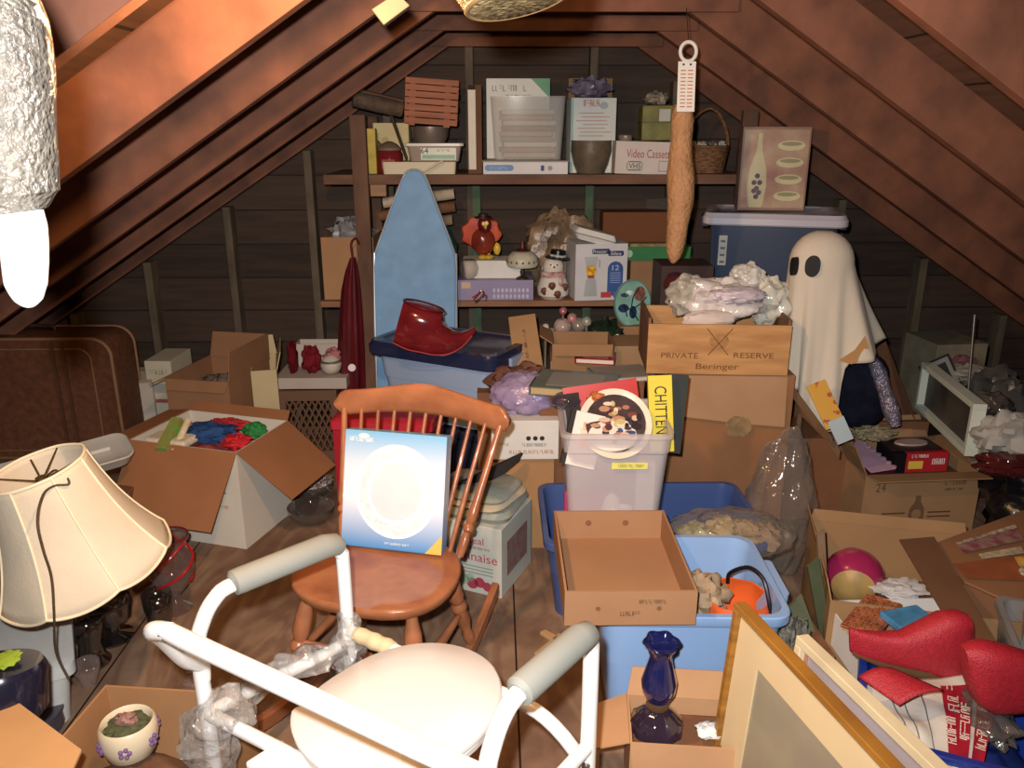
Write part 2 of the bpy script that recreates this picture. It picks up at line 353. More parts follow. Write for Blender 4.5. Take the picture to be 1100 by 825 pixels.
struct('floor', M().box(-3.6, 4.2, -.6, 4.62, -.03, 0), FLOORM)
WALLM = board_mat('33241d', '4a382c', .185, 'z', '1d1410', (1.2, 1, 12))
struct('wall_back', M().box(-3.6, 4.2, 4.55, 4.6, 0, 2.6), WALLM)
struct('wall_front', M().box(-3.6, 4.2, -.65, -.6, 0, 2.6), WALLM)
ROOFM = board_mat('4b3126', '6e4a38', .2, 'x', '1c100c', (12, 1.2, 12))
RAFT = wood('85513a', '5e3a2c', .75, (2, 2, 2), 3)
RD = .19                                   # rafter depth measured vertically
for sgn, nm in ((-1, 'ceiling_left'), (1, 'ceiling_right')):
    xe = XR+sgn*3.5
    a = [(XR, -.6, HA+RD), (xe, -.6, HA+RD-SL*3.5), (xe, 4.6, HA+RD-SL*3.5), (XR, 4.6, HA+RD)]
    if sgn > 0: a = a[::-1]
    m = M(); m.add(a+[(x, y, z+.03) for x, y, z in a], [(0,1,2,3),(7,6,5,4),(0,4,5,1),(1,5,6,2),(2,6,7,3),(3,7,4,0)])
    struct(nm, m, ROOFM)
n = 1
for k in range(8):
    y = 4.4-.61*k
    for sgn in (-1, 1):
        m = M(); x0, x1 = XR+sgn*.019, XR+sgn*3.4
        za, zb = HA, HA-SL*3.4
        m.add([(x0,y,za),(x1,y,zb),(x1,y,zb+RD),(x0,y,za+RD),(x0,y+.045,za),(x1,y+.045,zb),(x1,y+.045,zb+RD),(x0,y+.045,za+RD)],
              [(0,1,2,3),(7,6,5,4),(0,4,5,1),(1,5,6,2),(2,6,7,3),(3,7,4,0)])
        struct('trim_%d' % n, m, RAFT, bev=.002); n += 1
    if k < 5:
        struct('trim_%d' % n, M().box(XR-.47-.16, XR+.47+.16, y-.022, y-.001, 1.94, 2.03) if k else M().box(XR-.6, XR+.6, y-.022, y-.001, 1.93, 2.03), RAFT, bev=.002); n += 1
STUD = wood('6b5e4c', '4f4436', .8, (3, 3, 1), 4)
for px, yy in ((78, 330), (166, 340), (251, 300), (336, 250), (421, 250), (506, 220), (634, 220), (720, 220), (806, 250), (900, 260), (990, 300), (1080, 330)):
    x = PX(px, 4.47, ZT(0, 4.47, yy)); top = HA-SL*abs(x-XR)
    if top > .1: struct('trim_%d' % n, M().box(x-.02, x+.02, 4.46, 4.549, 0, top-.005), STUD, bev=.002); n += 1
# ================================================================ ROCKING CHAIR
MAPLE = wood('a8663f', '8c5030', .28, (2, 2, 2), 5, coat=.3)
cr = root('rocking_chair', 'honey maple spindle-back rocking chair with a saddle seat and turned legs', 'rocking chair', (F(404, 622, .40).x, 1.98, 0), R(-19))
Z = .40
def seat_loop(z, k):
    o = []
    for i in range(40):
        a = 2*math.pi*i/40; x, y = math.cos(a), math.sin(a); e = .72
        X = .228*k*math.copysign(abs(x)**e, x); Y = .20*k*math.copysign(abs(y)**.8, y)
        if y > 0: X *= 1-.14*y
        o.append(Vector((X, Y, z)))
    return o
b = M(); b.loft([seat_loop(Z-.04, .9), seat_loop(Z-.03, .97), seat_loop(Z-.008, 1), seat_loop(Z, .97), seat_loop(Z-.006, .75), seat_loop(Z-.01, .4)])
mk('seat', b, MAPLE, cr, smooth=True, auto=60)
# crest rail, bowed backwards, wave on top
lo = []
for i in range(37):
    t = i/36; x = -.278+.556*t; bow = .045*(1-(2*t-1)**2); yb = .30+bow
    top = .792+.030*math.sin(math.pi*t)**3; bot = .706+.022*math.sin(math.pi*t)
    e = min(1, (1-abs(2*t-1))/.14); e = math.sqrt(max(.05, 1-(1-e)**2)); c_ = (top+bot)/2; hh = (top-bot)/2*e; tk = .013
    lo.append([Vector((x, yb+tk*math.cos(a)*1.0, c_+hh*math.copysign(abs(math.sin(a))**.6, math.sin(a)))) for a in [2*math.pi*k/12 for k in range(12)]])
mk('crest_rail', M().loft(lo), MAPLE, cr, smooth=True, auto=60)
for i in range(11):
    u = i/10*2-1; bot = Vector((.185*u, .13+.045*(1-u*u), Z-.005)); top = Vector((.25*u, .30+.045*(1-u*u), .735))
    if i in (0, 10):
        pr = [(0,.010),(.06,.013),(.14,.014),(.18,.009),(.2,.016),(.23,.016),(.25,.010),(.28,.015),(.34,.015),(.42,.012),(.7,.010),(1,.009)]
        mk('back_post', M().turned(bot, top, pr), MAPLE, cr, smooth=True)
    else:
        mk('spindle', M().turned(bot, top, [(0,.006),(.35,.0085),(.7,.0065),(1,.0055)], 10), MAPLE, cr, smooth=True)
LEGP = [(0,.014),(.1,.016),(.2,.023),(.38,.025),(.46,.017),(.49,.024),(.53,.024),(.56,.016),(.62,.021),(.7,.021),(.82,.013),(.88,.018),(.93,.018),(1,.012)]
legs = {}
for sx in (-1, 1):
    for (yt, yb) in ((-.12, -.19), (.11, .19)):
        a = Vector((sx*.15, yt, Z-.03)); c_ = Vector((sx*.19, yb, .075)); legs[(sx, yt < 0)] = (a, c_)
        mk('leg', M().turned(a, c_, LEGP), MAPLE, cr, smooth=True)
    pts = [Vector((sx*.19, -.36+.78*t, .035+.33*((t-.47)**2))) for t in [i/14 for i in range(15)]]
    lo = [[p+Vector((dx*.012, 0, dz*.02)) for dx, dz in ((-1,-1),(1,-1),(1,1),(-1,1))] for p in pts]
    mk('rocker', M().loft(lo), MAPLE, cr, bev=.004)
    a, c_ = legs[(sx, True)], legs[(sx, False)]
    mk('stretcher', M().turned(a[0].lerp(a[1], .6), c_[0].lerp(c_[1], .6), [(0,.008),(.5,.014),(1,.008)]), MAPLE, cr, smooth=True)
mk('stretcher', M().turned((-.17, -.155, .23), (.17, -.155, .23), [(0,.008),(.5,.014),(1,.008)]), MAPLE, cr, smooth=True)
# ---- boxed glass plate on the seat
SKY = mat('8fb4d8', .25, .04, 3, coat=.4)
BL = F(366, 585, Z); BR = F(474, 597, Z)
x = (BR-BL); w_ = x.length; TLp = BL+Vector((x.y*-.28, x.x*.28, .325))
mw, w_, h_ = q3(TLp, TLp+x, BL)
pb = root('gift_box', 'blue square plate box with a round glass platter pictured, propped on the maple rocking chair', 'box', mw=mw)
def plate_grad():
    m, nt, bs = _nt('mat_platebox'); N, L = nt.nodes, nt.links
    tc = N.new('ShaderNodeTexCoord'); s_ = N.new('ShaderNodeSeparateXYZ'); L.new(tc.outputs['Object'], s_.inputs[0])
    rp = N.new('ShaderNodeValToRGB'); e = rp.color_ramp.elements; e[0].position = 0; e[0].color = hexc('3f86c8')+(1,); e[1].position = 1; e[1].color = hexc('6fb0dd')+(1,)
    q = e.new(.45); q.color = hexc('dfe4ee')+(1,); q = e.new(.7); q.color = hexc('c9d6e6')+(1,)
    d = N.new('ShaderNodeMath'); d.operation = 'DIVIDE'; d.inputs[1].default_value = h_; L.new(s_.outputs['Z'], d.inputs[0]); L.new(d.outputs[0], rp.inputs[0])
    L.new(rp.outputs[0], bs.inputs['Base Color']); bs.inputs['Roughness'].default_value = .22; return m
mk('carton_body', M().box(0, w_, 0, .05, 0, h_), plate_grad(), pb, bev=.002)
cx_, cz_ = w_*.53, h_*.50
fdisc(pb, 'plate_rim_print', cx_, cz_, w_*.405, h_*.40, mat('eef0f2', .25, .03), 0, n=48)
fdisc(pb, 'plate_pattern_print', cx_, cz_, w_*.375, h_*.37, mat('b9bdc4', .25, .2, 70, second='e4e6ea'), -.001, n=48)
fdisc(pb, 'plate_ring_print', cx_, cz_, w_*.285, h_*.28, mat('f3f5f6', .25, .03), -.002, n=48)
fdisc(pb, 'plate_well_print', cx_, cz_, w_*.25, h_*.245, mat('cfd3d9', .2, .04, 12), -.003, n=48)
mk('corner_print', M().slab([(w_*.84, -.0006, .001), (w_*.999, -.0006, .001), (w_*.999, -.0006, h_*.17)], .0004), mat('e0b04a', .4), pb)
ftext(pb, '~name', w_*.17, h_*.925, w_*.24, .013, WHITE, 0); fdisc(pb, 'logo_print', w_*.19, h_*.955, .016, .007, WHITE, 0)
ftext(pb, '~caption', w_*.56, h_*.055, w_*.24, .006, WHITE, 0)
# ================================================================ COMMODE CHAIR
RLp, FLp, RRp, FRp = Vector((-.59, 1.38, 0)), Vector((-.345, 1.615, 0)), Vector((-.02, 1.035, 0)), Vector((.17, 1.275, 0))
ENAM = mat('dddcd9', .25, .03, coat=.3); PADG = mat('84867f', .6, .05, 6); cc = (RLp+FLp+RRp+FRp)/4
cm = root('commode_chair', 'white tubular steel commode chair with grey padded arms and a closed round seat lid', 'commode chair', cc, R(-32))
def z(p, h): return Vector((p.x, p.y, h))
tr = .0155
for a, c_, nm in ((RLp, FLp, 'l'), (RRp, FRp, 'r')):
    d = (c_-a).normalized()
    mk('arm_tube', M().tube([z(a, .02), z(a, .40), z(a, .57), z(a+d*.015, .625), z(a+d*.045, .665), z(a+d*.09, .68), z(c_-d*.07, .68), z(c_-d*.02, .672), z(c_-d*.004, .65), z(c_, .62), z(c_, .4), z(c_, .02)], tr, 14, 4), ENAM, cm, smooth=True, world=True)
    mk('arm_pad', M().tube([z(a+d*.082, .681), z(a+d*.086, .682), z(a+d*.1, .682), z(c_-d*.045, .682), z(c_-d*.02, .677), z(c_-d*.006, .665)], [.018, .026, .027, .027, .025, .019], 18), PADG, cm, smooth=True, world=True)
    for p in (a, c_): mk('foot_tip', M().cyl(z(p, 0), z(p, .04), .02, .018), mat('8a8a88', .7), cm, smooth=True, world=True)
    mk('side_rail', M().tube([z(a, .42), z(c_, .42)], .014, 12), ENAM, cm, smooth=True, world=True)
ex = (RRp-RLp).normalized(); back = Vector((-ex.y*-1, -ex.x, 0)); back = Vector((ex.y, -ex.x, 0))
b = M(); pl, pr_ = RLp, RRp
P_ = [z(pl, .50), z(pl, .535), pl+Vector((-.006, -.05, .585)), pl+Vector((-.008, -.12, .68)), pl+Vector((-.002, -.165, .725)), pl+Vector((.035, -.19, .74)),
      pl+Vector((.075, -.215, .74)), pr_+Vector((-.02, -.165, .74)), pr_+Vector((.02, -.18, .73)), pr_+Vector((.03, -.16, .70)), pr_+Vector((.012, -.06, .60)), z(pr_, .535), z(pr_, .50)]
mk('backrest_tube', b.tube(P_, .0165, 14, 4), ENAM, cm, smooth=True, world=True)
mk('rear_rail', M().tube([z(RLp, .42), z(RRp, .42)], .014, 12), ENAM, cm, smooth=True, world=True)
mk('front_rail', M().tube([z(FLp, .45), FLp.lerp(FRp, .3)+Vector((0,0,.45)), FLp.lerp(FRp, .72)+Vector((0,0,.455)), FLp.lerp(FRp, .88)+Vector((0,-.006,.435)), z(FRp, .36), z(FRp, .33)], .0145, 12, 4), ENAM, cm, smooth=True, world=True)
for p, q, hh in ((FRp, Vector((-.3,-.95,0)), .385), (RLp, Vector((-1,-.3,0)), .53)):
    q = q.normalized(); mk('push_button', M().cyl(z(p, hh)+q*.012, z(p, hh)+q*.026, .008), mat('9a9a9a', .3, metal=1), cm, smooth=True, world=True)
LC = F(437, 757, .465)
T = Matrix.Rotation(R(48), 4, 'Z')                      # long axis of the lid points to the front of the chair
def lidloop(k, zz):
    o = []
    for i in range(56):
        a = 2*math.pi*i/56; x = math.cos(a); y = math.sin(a)
        X = .205*x if x > 0 else .215*(-(abs(x)**.62)); Y = .172*y*(1 if x > 0 else 1.0)
        if x < -.6: Y = .172*y*1.12
        o.append(T @ Vector((X*k, Y*k, 0))+LC+Vector((0, 0, zz)))
    return o
LIDM = mat('cfc9c4', .35, .03, 4, coat=.2)
mk('seat_lid', M().loft([lidloop(.95, -.012), lidloop(1, -.006), lidloop(1.005, .004), lidloop(.97, .011), lidloop(.5, .016)]), LIDM, cm, smooth=True, world=True, auto=50)
mk('seat_ring', M().loft([lidloop(.9, -.032), lidloop(.96, -.03), lidloop(.97, -.016), lidloop(.9, -.013)]), mat('d8d6d2', .4), cm, smooth=True, world=True, auto=50)
b = M(); c0 = LC+T@Vector((-.215, 0, 0)); uy = T@Vector((0, 1, 0)); ux = T@Vector((1, 0, 0))
mk('hinge_block', M().slab([c0-uy*.16-ux*.05+Vector((0,0,-.05)), c0+uy*.16-ux*.05+Vector((0,0,-.05)), c0+uy*.16+ux*.03+Vector((0,0,-.05)), c0-uy*.16+ux*.03+Vector((0,0,-.05))], .055), mat('dcdbd9', .4), cm, world=True, bev=.006)
mk('pail', M().lathe([(.10,-.26),(.125,-.035)], 32, LC), mat('c9cbce', .45), cm, smooth=True, world=True)
# ---- plastic wrapped round the commode legs and rails
def wrapbag(label, pts, rads, seed, group=None, name='plastic_wrap'):
    b = M(); b.tube(pts, rads, 26, 7); rnd = seed*3.7
    for v in b.v:
        q = v*26+Vector((rnd, 0, 0)); k = noise.noise(q)*.016+abs(noise.noise(q*2.3))*.012-.004; v += Vector((noise.noise(q+Vector((5,0,0))), noise.noise(q+Vector((0,9,0))), noise.noise(q+Vector((0,0,4)))))*.022+Vector((k, -k, k*.5))
    return solo(name, label, 'plastic wrap', b, CLEARW, loc=pts[0], world=True, smooth=True, group=group)
d = (FLp-RLp).normalized()
wrapbag('crumpled clear plastic bagged round the near left leg of the commode chair', [z(RLp, .02), z(RLp, .16), z(RLp, .30), z(RLp+ex*.01, .41), z(RLp+ex*.06+d*.02, .43), z(RLp+ex*.1, .42)], [.05, .048, .045, .05, .045, .022], 1)
wrapbag('crinkled clear plastic wound along the side seat rail of the commode chair', [z(RLp+d*.07, .41), z(RLp+d*.14, .42), z(RLp+d*.22, .42), z(FLp-d*.03, .42)], [.028, .026, .028, .026], 2)
wrapbag('clear plastic taped around the far left joint of the commode chair', [z(FLp, .30), z(FLp, .38), z(FLp, .45), z(FLp, .50)], [.02, .034, .032, .018], 3)
solo('masking_tape', 'tan masking tape wound over plastic on the front seat rail of the commode chair', 'tape', M().tube([FLp.lerp(FRp, t)+Vector((0,0,.45)) for t in (.04, .07, .1, .13, .16, .19, .22)], [.016, .019, .0175, .02, .0175, .02, .016], 16, 3), mat('cdb48a', .6, .15, 30), loc=FLp, world=True, smooth=True)
# ================================================================ LAMPSHADE
LS = root('lampshade', 'cream fabric bell lampshade with eight ribbed panels tipped over beside the open white carton', 'lampshade')
SC = V(92, 600, 1.92)-Vector((0, 0, .02)); LS.matrix_world = Matrix.Translation(SC) @ Matrix.Rotation(R(-13), 4, 'Y') @ Matrix.Rotation(R(6), 4, 'X')
SHM = mat('d0c1a8', .85, .06, 8, (1,1,1), .1, 120, .1)
def bell(t): return .118+.045*t+.055*t**2.6                # radius from top (0) to bottom (1)
def shade_pt(a, t, g=0):
    k = abs(math.sin(4*a)); r = bell(t)*(1-.038*k*(.5+.5*t))+g
    zz = .30*(1-t)-.016*(k**.8)*max(0, (t-.8)/.2)
    return Vector((r*math.cos(a), r*math.sin(a), zz))
lo = [[shade_pt(2*math.pi*i/96, t/16) for i in range(96)] for t in range(17)]
mk('shade_fabric', M().loft(lo, False, False), SHM, LS, smooth=True, sol=.002, auto=80)
TRIM = mat('e6d8b6', .8, .04)
for k in range(8):
    a = math.pi/4*k
    mk('rib_trim', M().tube([shade_pt(a, t/12, .002) for t in range(13)], .003, 8), TRIM, LS, smooth=True)
mk('top_trim', M().tube([shade_pt(2*math.pi*i/96, 0, .001) for i in range(96)], .004, 8, closed=True), TRIM, LS, smooth=True)
mk('bottom_trim', M().tube([shade_pt(2*math.pi*i/96, 1, .001) for i in range(96)], .004, 8, closed=True), TRIM, LS, smooth=True)
BRASS = mat('5d4a2c', .45, .1, metal=.6)
mk('spider_fitter', M().tube([(-.113,0,.297),(0,0,.262),(.113,0,.297)], .0022, 8).tube([(0,-.113,.297),(0,0,.262),(0,.113,.297)], .0022, 8).cyl((0,0,.25),(0,0,.275),.012).cyl((0,0,.275),(.0,0,.325),.0025), BRASS, LS, smooth=True)
cd = [V(52, 515, 1.9), V(62, 520, 1.86), V(70, 512, 1.84), V(74, 520, 1.82), V(58, 522, 1.80), V(46, 532, 1.76), V(40, 560, 1.70), V(46, 590, 1.69), V(55, 620, 1.69), V(58, 660, 1.68), V(60, 700, 1.70), V(74, 730, 1.70)]
mk('cord', M().tube(cd, .0028, 8, 5), mat('4a3a28', .6), LS, smooth=True, world=True)
mk('cord_loop', M().tube([V(50,512,1.9), V(60,505,1.88), V(72,516,1.87), V(80,510,1.88), V(82,522,1.9)], .0026, 8, 5), mat('4a3a28', .6), LS, smooth=True, world=True)
# ================================================================ SHELF UNIT
SHW = wood('7a5540', '5d4032', .75, (1, 3, 3), 4)
ST, SBZ = 1.335, .735
sh = root('storage_shelf', 'rough brown wooden shelf unit with two boards against the gable wall', 'shelf', (PX(590, 4.2, 0), 4.2, 0))
xl, xr = PX(350, 4.0, ST), PX(798, 4.0, ST)
mk('shelf_board', M().box(xl, xr, 3.93, 4.44, ST-.045, ST), SHW, sh, world=True, bev=.003)
mk('shelf_board', M().box(PX(345, 3.95, SBZ), PX(790, 3.95, SBZ), 3.93, 4.44, SBZ-.03, SBZ), wood('96674a', '7a5239', .7, (1,3,3), 4), sh, world=True, bev=.003)
xa = PX(389, 3.9, 1.2)
for x0, yf, tp in ((xa-.035, 3.885, 1.60), (PX(790, 3.9, 1.2), 3.885, 1.62), (xa-.03, 4.4, 1.6), (PX(790, 4.4, 1.2), 4.4, 1.5)):
    mk('post', M().box(x0, x0+.07 if yf < 4 else x0+.05, yf, yf+.04, 0, tp), wood('6f4f3c', '573c2e', .8, (3,3,1), 4), sh, world=True, bev=.003)
mk('bracket', M().box(xa+.035, xa+.11, 3.94, 4.0, ST-.1, ST-.046), wood('9a6f4b', '85603f'), sh, world=True, bev=.002)
mk('slat', M().box(PX(797, 4.38, 1.5), PX(797, 4.38, 1.5)+.06, 4.38, 4.395, .75, ZT(.9, 4.38, 122)), wood('a8845c', '8f6c48', .7), sh, world=True)
for px in (512, 632):
    mk('upright', M().box(PX(px, 4.43, 1.1)-.02, PX(px, 4.43, 1.1)+.02, 4.42, 4.45, 0, 1.3), mat('4e6a4e', .8, .2, 12), sh, world=True)
# ================================================================ ON THE UPPER SHELF
def box_at(name, label, cat, x1, x2, yt, Y, zb, d, m, rz=0, bev=.003, group=None, shutbox=True):
    c, r, w, h = sb(x1, x2, yt, Y, zb, d, rz)
    o = shut(name, label, cat, c, r, w, d, h, m, group=group, bev=bev); return o, w, h, d
# push broom head lying over the post top
t = root('push_broom', 'dusty brown push broom head lying across the top of the left shelf post', 'broom', (PX(404, 3.9, 1.6), 3.95, 1.622))
A, B = V(379, 106, 3.92), V(432, 118, 3.98); A.z -= .0
mk('bristles', M().tube([A, A.lerp(B, .5), B], [.034, .037, .034], 14, 4), mat('55463a', .95, .3, 30, (1,1,1), .8, 60), t, world=True, smooth=True)
mk('block', M().tube([A+Vector((0,.03,.03)), B+Vector((0,.03,.03))], .02, 8), wood('6b5140', '54402f'), t, world=True)
mk('handle', M().cyl(V(418, 118, 4.0), V(441, 182, 4.3), .008), wood('57483c', '463a30'), t, world=True, smooth=True)
# cream tray, clear tub with label, bowl and slatted crate on it
Y = 3.97
c, r, w, h = sb(412, 489, 174, Y, ST, .22)
solo('storage_tray', 'flat cream plastic tray under the clear tub on the upper shelf', 'tray', M().loft([rr(w,.22,.01,0), rr(w+.01,.23,.012,h)]), plas('cfc4a6'), loc=c)
z1 = ST+h+.002
c, r, w, h = sb(436, 497, 154, Y, z1, .18)
t = root('plastic_tub', 'clear lidded plastic food tub with a white 64 label, on a cream tray', 'tub', c)
mk('tub_body', M().loft([rr(w*.86,.15,.02,0), rr(w*.96,.17,.02,h-.012)]), plas('9a8a7c', .3), t, smooth=True, auto=35)
mk('lid', M().loft([rr(w*1.04,.19,.02,h-.012), rr(w*1.04,.19,.02,h)]), plas('d8d4cc'), t, smooth=True, auto=35)
frect(t, 'printed_label', .02, h*.42, w*.62, h*.66, mat('d5dacb', .5), -.083)
frect(t, 'green_print', .02, h*.26, w*.58, h*.22, mat('86b49a', .5), -.0845)
ftext(t, '64', -.045, h*.6, .035, .026, INK, -.0845); ftext(t, '~pack', .045, h*.62, .07, .012, mat('6b8f86'), -.0845)
z2 = z1+h+.001
c, r, w, h = sb(441, 482, 136, Y+.02, z2, .15)
solo('metal_bowl', 'small dull metal bowl between the clear tub and the slatted crate', 'bowl', M().lathe([(w*.38,0),(w*.47,h*.4),(w*.5,h),(w*.47,h),(w*.42,h*.4),(w*.3,.01)], 32), mat('8d8076', .35, .1, metal=.6), loc=c, smooth=True)
z3 = z2+h+.001
t = root('slatted_crate', 'terracotta coloured wooden slat crate tilted on top of the metal bowl', 'crate', (PX(463, 4.0, z3), 4.05, z3))
t.matrix_world = t.matrix_world @ Matrix.Rotation(R(4), 4, 'Y')
CR = wood('a55f3e', '8a4c30', .6); W = .245; Hc = ZT(PX(463, 3.97, z3), 3.97, 84)-z3
for i in range(7):
    zz = .008+i*(Hc-.035)/6
    mk('slat', M().box(-W/2, W/2, -.085, -.075, zz, zz+.026), CR, t, bev=.002)
    if i < 3:
        for q_ in (-W/2, W/2-.01): mk('side_slat', M().box(q_, q_+.01, -.075, .07, zz*2, zz*2+.026), CR, t)
for x_ in (-W*.36, W*.3): mk('batten', M().box(x_-.014, x_+.014, -.075, -.062, 0, Hc-.01), CR, t)
# red candle jars, cream card box, yellow packets
for i, (x1, x2, yt, Y_, lb) in enumerate(((395, 412, 150, 4.12, 'dark red jar half hidden behind the left shelf post'), (404, 432, 152, 4.0, 'red glass candle jar with a brown domed lid on the upper shelf'))):
    c, r, w, h = sb(x1, x2, yt, Y_, ST, .1)
    t = root('candle_jar', lb, 'jar', c); w = min(w, .13)
    mk('jar_body', M().lathe([(w*.45,0),(w*.5,.01),(w*.5,h*.62),(w*.42,h*.72)], 28), mat('7c1c22', .15, .1, coat=.6), t, smooth=True)
    mk('lid', M().lathe([(w*.45,h*.72),(w*.45,h*.8),(w*.3,h*.92),(w*.1,h)], 24), mat('7a6550', .6), t, smooth=True)
    if i: frect(t, 'printed_label', 0, h*.3, w*.5, h*.3, mat('8e3a35', .6), -w*.5)
c, r, w, h = sb(402, 440, 132, 4.22, ST, .05)
t = root('card_box', 'cream cardboard box with a faint round emblem behind the red candle jar', 'box', c, R(-4))
mk('carton_body', M().box(-w/2,w/2,0,.06,0,h), paper('cfc08e'), t, bev=.002); fdisc(t, 'emblem_print', -.03, h*.62, .022, .022, mat('b9aa78'), 0)
c, r, w, h = sb(396, 403, 138, 3.96, ST, .06)
solo('yellow_packet', 'narrow yellow packet wedged just behind the left shelf post', 'packet', M().box(-.02,.02,0,.06,0,h), mat('b5a02e', .5, .25, 18), loc=c, bev=.003)
# tall thin white-edged board
c, r, w, h = sb(503, 518, 91, 4.0, ST, .26, 0)
t = root('game_box', 'tall narrow white-spined box standing upright on the upper shelf', 'box', c)
mk('carton_body', M().box(-w/2,w/2,-.13,.13,0,h), card('6d4b34'), t, bev=.002)
frect(t, 'white_spine', -w*.18, h*.5, w*.52, h*.9, paper('d9d3c4'), -.13); frect(t, 'black_end_print', -w*.18, h*.97, w*.5, .02, INK, -.13)
# label box + clear bin + green box
t, w, h, d = box_at('shoe_box', 'flat white box with a blue oval label beneath the clear paper bin', 'box', 519, 610, 174, 3.95, ST, .36, paper('d4d4d4'))
frect(t, 'blue_label', -w*.31, h*.52, w*.34, h*.5, mat('2a6fae', .4), -.18, round_=.015); ftext(t, '~brand', -w*.31, h*.52, w*.22, h*.2, mat('9fc4e4'), -.1812)
frect(t, 'blue_bar_print', w*.2, h*.5, w*.04, h*.45, mat('30508c'), -.18); fdisc(t, 'ring_print', w*.29, h*.5, h*.2, h*.2, mat('8f96a8'), -.18)
mk('lid', M().box(-w/2-.004,w/2+.004,-.185,.185,h,h+.006), mat('8b8580', .5), t, bev=.001)
z1 = ST+h+.007
c, r, w, h = sb(527, 607, 103, 3.99, z1, .28)
t = root('clear_bin', 'clear plastic bin full of pale papers on the white blue-labelled box', 'bin', c)
mk('bin_shell', M().loft([rr(w*.9,.25,.02,0), rr(w,.28,.02,h), rr(w-.008,.272,.02,h), rr(w*.9-.008,.242,.02,.004)]), mat('d9d6cf', .12, .05, 4, spec=.9, alpha=.3, coat=.6), t, smooth=True, auto=40)
for i in range(9):
    rg = random.Random(i); zz = .01+i*h*.085
    solo('paper_bundle', '%s papers inside the clear shelf bin, %s' % (('cream','tan','white','grey','buff','brown','ivory','peach','pale')[i], ('at the very bottom','second up','third up','fourth up','halfway','sixth up','seventh up','near the top','topmost')[i]), 'paper',
         M().box(-w*.36,w*.36,-.1,.1,0,h*.078), paper(('bdb09a','a5835e','d8d3c8','8b8880','b99a72','7f664c','cfc6ae','b98a6a','c4c0b4')[i]), loc=c+Vector((rg.uniform(-.008,.008), 0, zz)), rz=R(rg.uniform(-4,4)), bev=.006, group='papers in the clear bin')
c, r, w, h = sb(523, 590, 84, 4.16, z1, .12)
t = shut('foil_box', 'white and green printed box standing behind the clear paper bin', 'box', c, r, w, .1, h, paper('d9dcd6'))
mk('green_corner_print', M().slab([(w*.2,-.0508,h-.001),(w*.499,-.0508,h-.09),(w*.499,-.0508,h-.001)], .0004), mat('2f8a4e', .4), t)
ftext(t, '~brand one', -w*.13, h-.045, w*.55, .026, mat('6d7f80'), -.05); ftext(t, '~line', .0, h-.085, w*.4, .02, mat('5d6f70'), -.05)
# white box with red lettering, brown card and bag behind, pot in front
t, w, h, d = box_at('appliance_box', 'tall white box with red lettering behind the mottled green pot', 'box', 612, 660, 105, 4.06, ST, .16, paper('cfd6d2'), 3)
ftext(t, '~red', -.01, h*.93, w*.36, .028, mat('c0453f'), -.08)
for i in range(7): frect(t, 'print_line', (-.01, .01)[i % 2], h*(.8-.05*i), w*(.55+.07*(i % 3)), .004, mat('b98f8c'), -.08)
fdisc(t, 'round_print', w*.22, h*.9, .02, .016, mat('9fb0b0'), -.08)
frect(t, 'teal_edge_print', -w*.47, h*.5, w*.05, h*.98, mat('8fb8b4'), -.08)
solo('brown_card', 'sheet of brown cardboard upright behind the white red-lettered box', 'cardboard', M().box(-.11,.11,0,.01,0,ZT(.3,4.3,84)-ST), card('8d6c4a'), loc=(PX(632,4.3,ST),4.3,ST), bev=.001)
c, r, w2, h2 = sb(614, 656, 88, 4.05, ST+h+.002, .1)
solo('purple_bag', 'crumpled dark purple gift bag stuffed on top of the white red-lettered box', 'bag', M().blob((0,.0,.045), (.1,.055,.05), .5, 3.2, 3, 30, flat=-.044, crease=.5), mat('3c2c40', .3, .7, 25, second='8d8496'), loc=c, smooth=True)
c, r, w, h = sb(614, 659, 151, 3.97, ST, .19)
solo('flower_pot', 'mottled green-brown glazed pot near the white VHS carton on the upper shelf', 'pot', M().lathe([(w*.34,0),(w*.42,h*.25),(w*.5,h*.68),(w*.49,h*.93),(w*.5,h),(w*.46,h),(w*.44,h*.7),(w*.3,.02)], 40), mat('4c4336', .4, .4, 22, second='6e5f4e', bump=.2), loc=c, smooth=True)
# video cassette carton
t, w, h, d = box_at('video_cassette_carton', 'white carton printed Video Cassette VHS on the upper shelf', 'carton', 660, 724, 152, 3.94, ST, .2, paper('cdc3bc'), 0)
t.matrix_world = t.matrix_world @ Matrix.Rotation(R(1.5), 4, 'Y')
ftext(t, 'Video Cassette', .02, h*.63, w*.78, .038, mat('a8323e'), -.1)
frect(t, 'vhs_frame_print', -w*.17, h*.25, w*.26, .042, mat('4a4648'), -.1, round_=.01); frect(t, 'vhs_panel_print', -w*.17, h*.25, w*.24, .034, paper('c9c2bc'), -.101); ftext(t, 'VHS', -w*.17, h*.25, w*.2, .026, mat('3c3a3e'), -.102)
frect(t, 'cassette_outline_print', w*.33, h*.26, w*.2, .05, mat('8d8a8c'), -.1); frect(t, 'cassette_panel_print', w*.33, h*.26, w*.18, .042, paper('c9c2bc'), -.101)
zt = ST+h+.003
c, r, w, h = sb(689, 722, 113, 4.0, zt, .12)
t = shut('tea_tin', 'olive green square tin with a pale label on top of the VHS carton', 'tin', c, r, w, .12, h, mat('7d7a3c', .35, .2, 14, second='5f6230'), bev=.006)
frect(t, 'printed_label', w*.22, h*.72, w*.36, h*.34, paper('b9bdb6'), -.06)
mk('tin_band', M().box(-w/2-.001,w/2+.001,-.061,.061,h*.5,h*.54), mat('565a2c', .4), t)
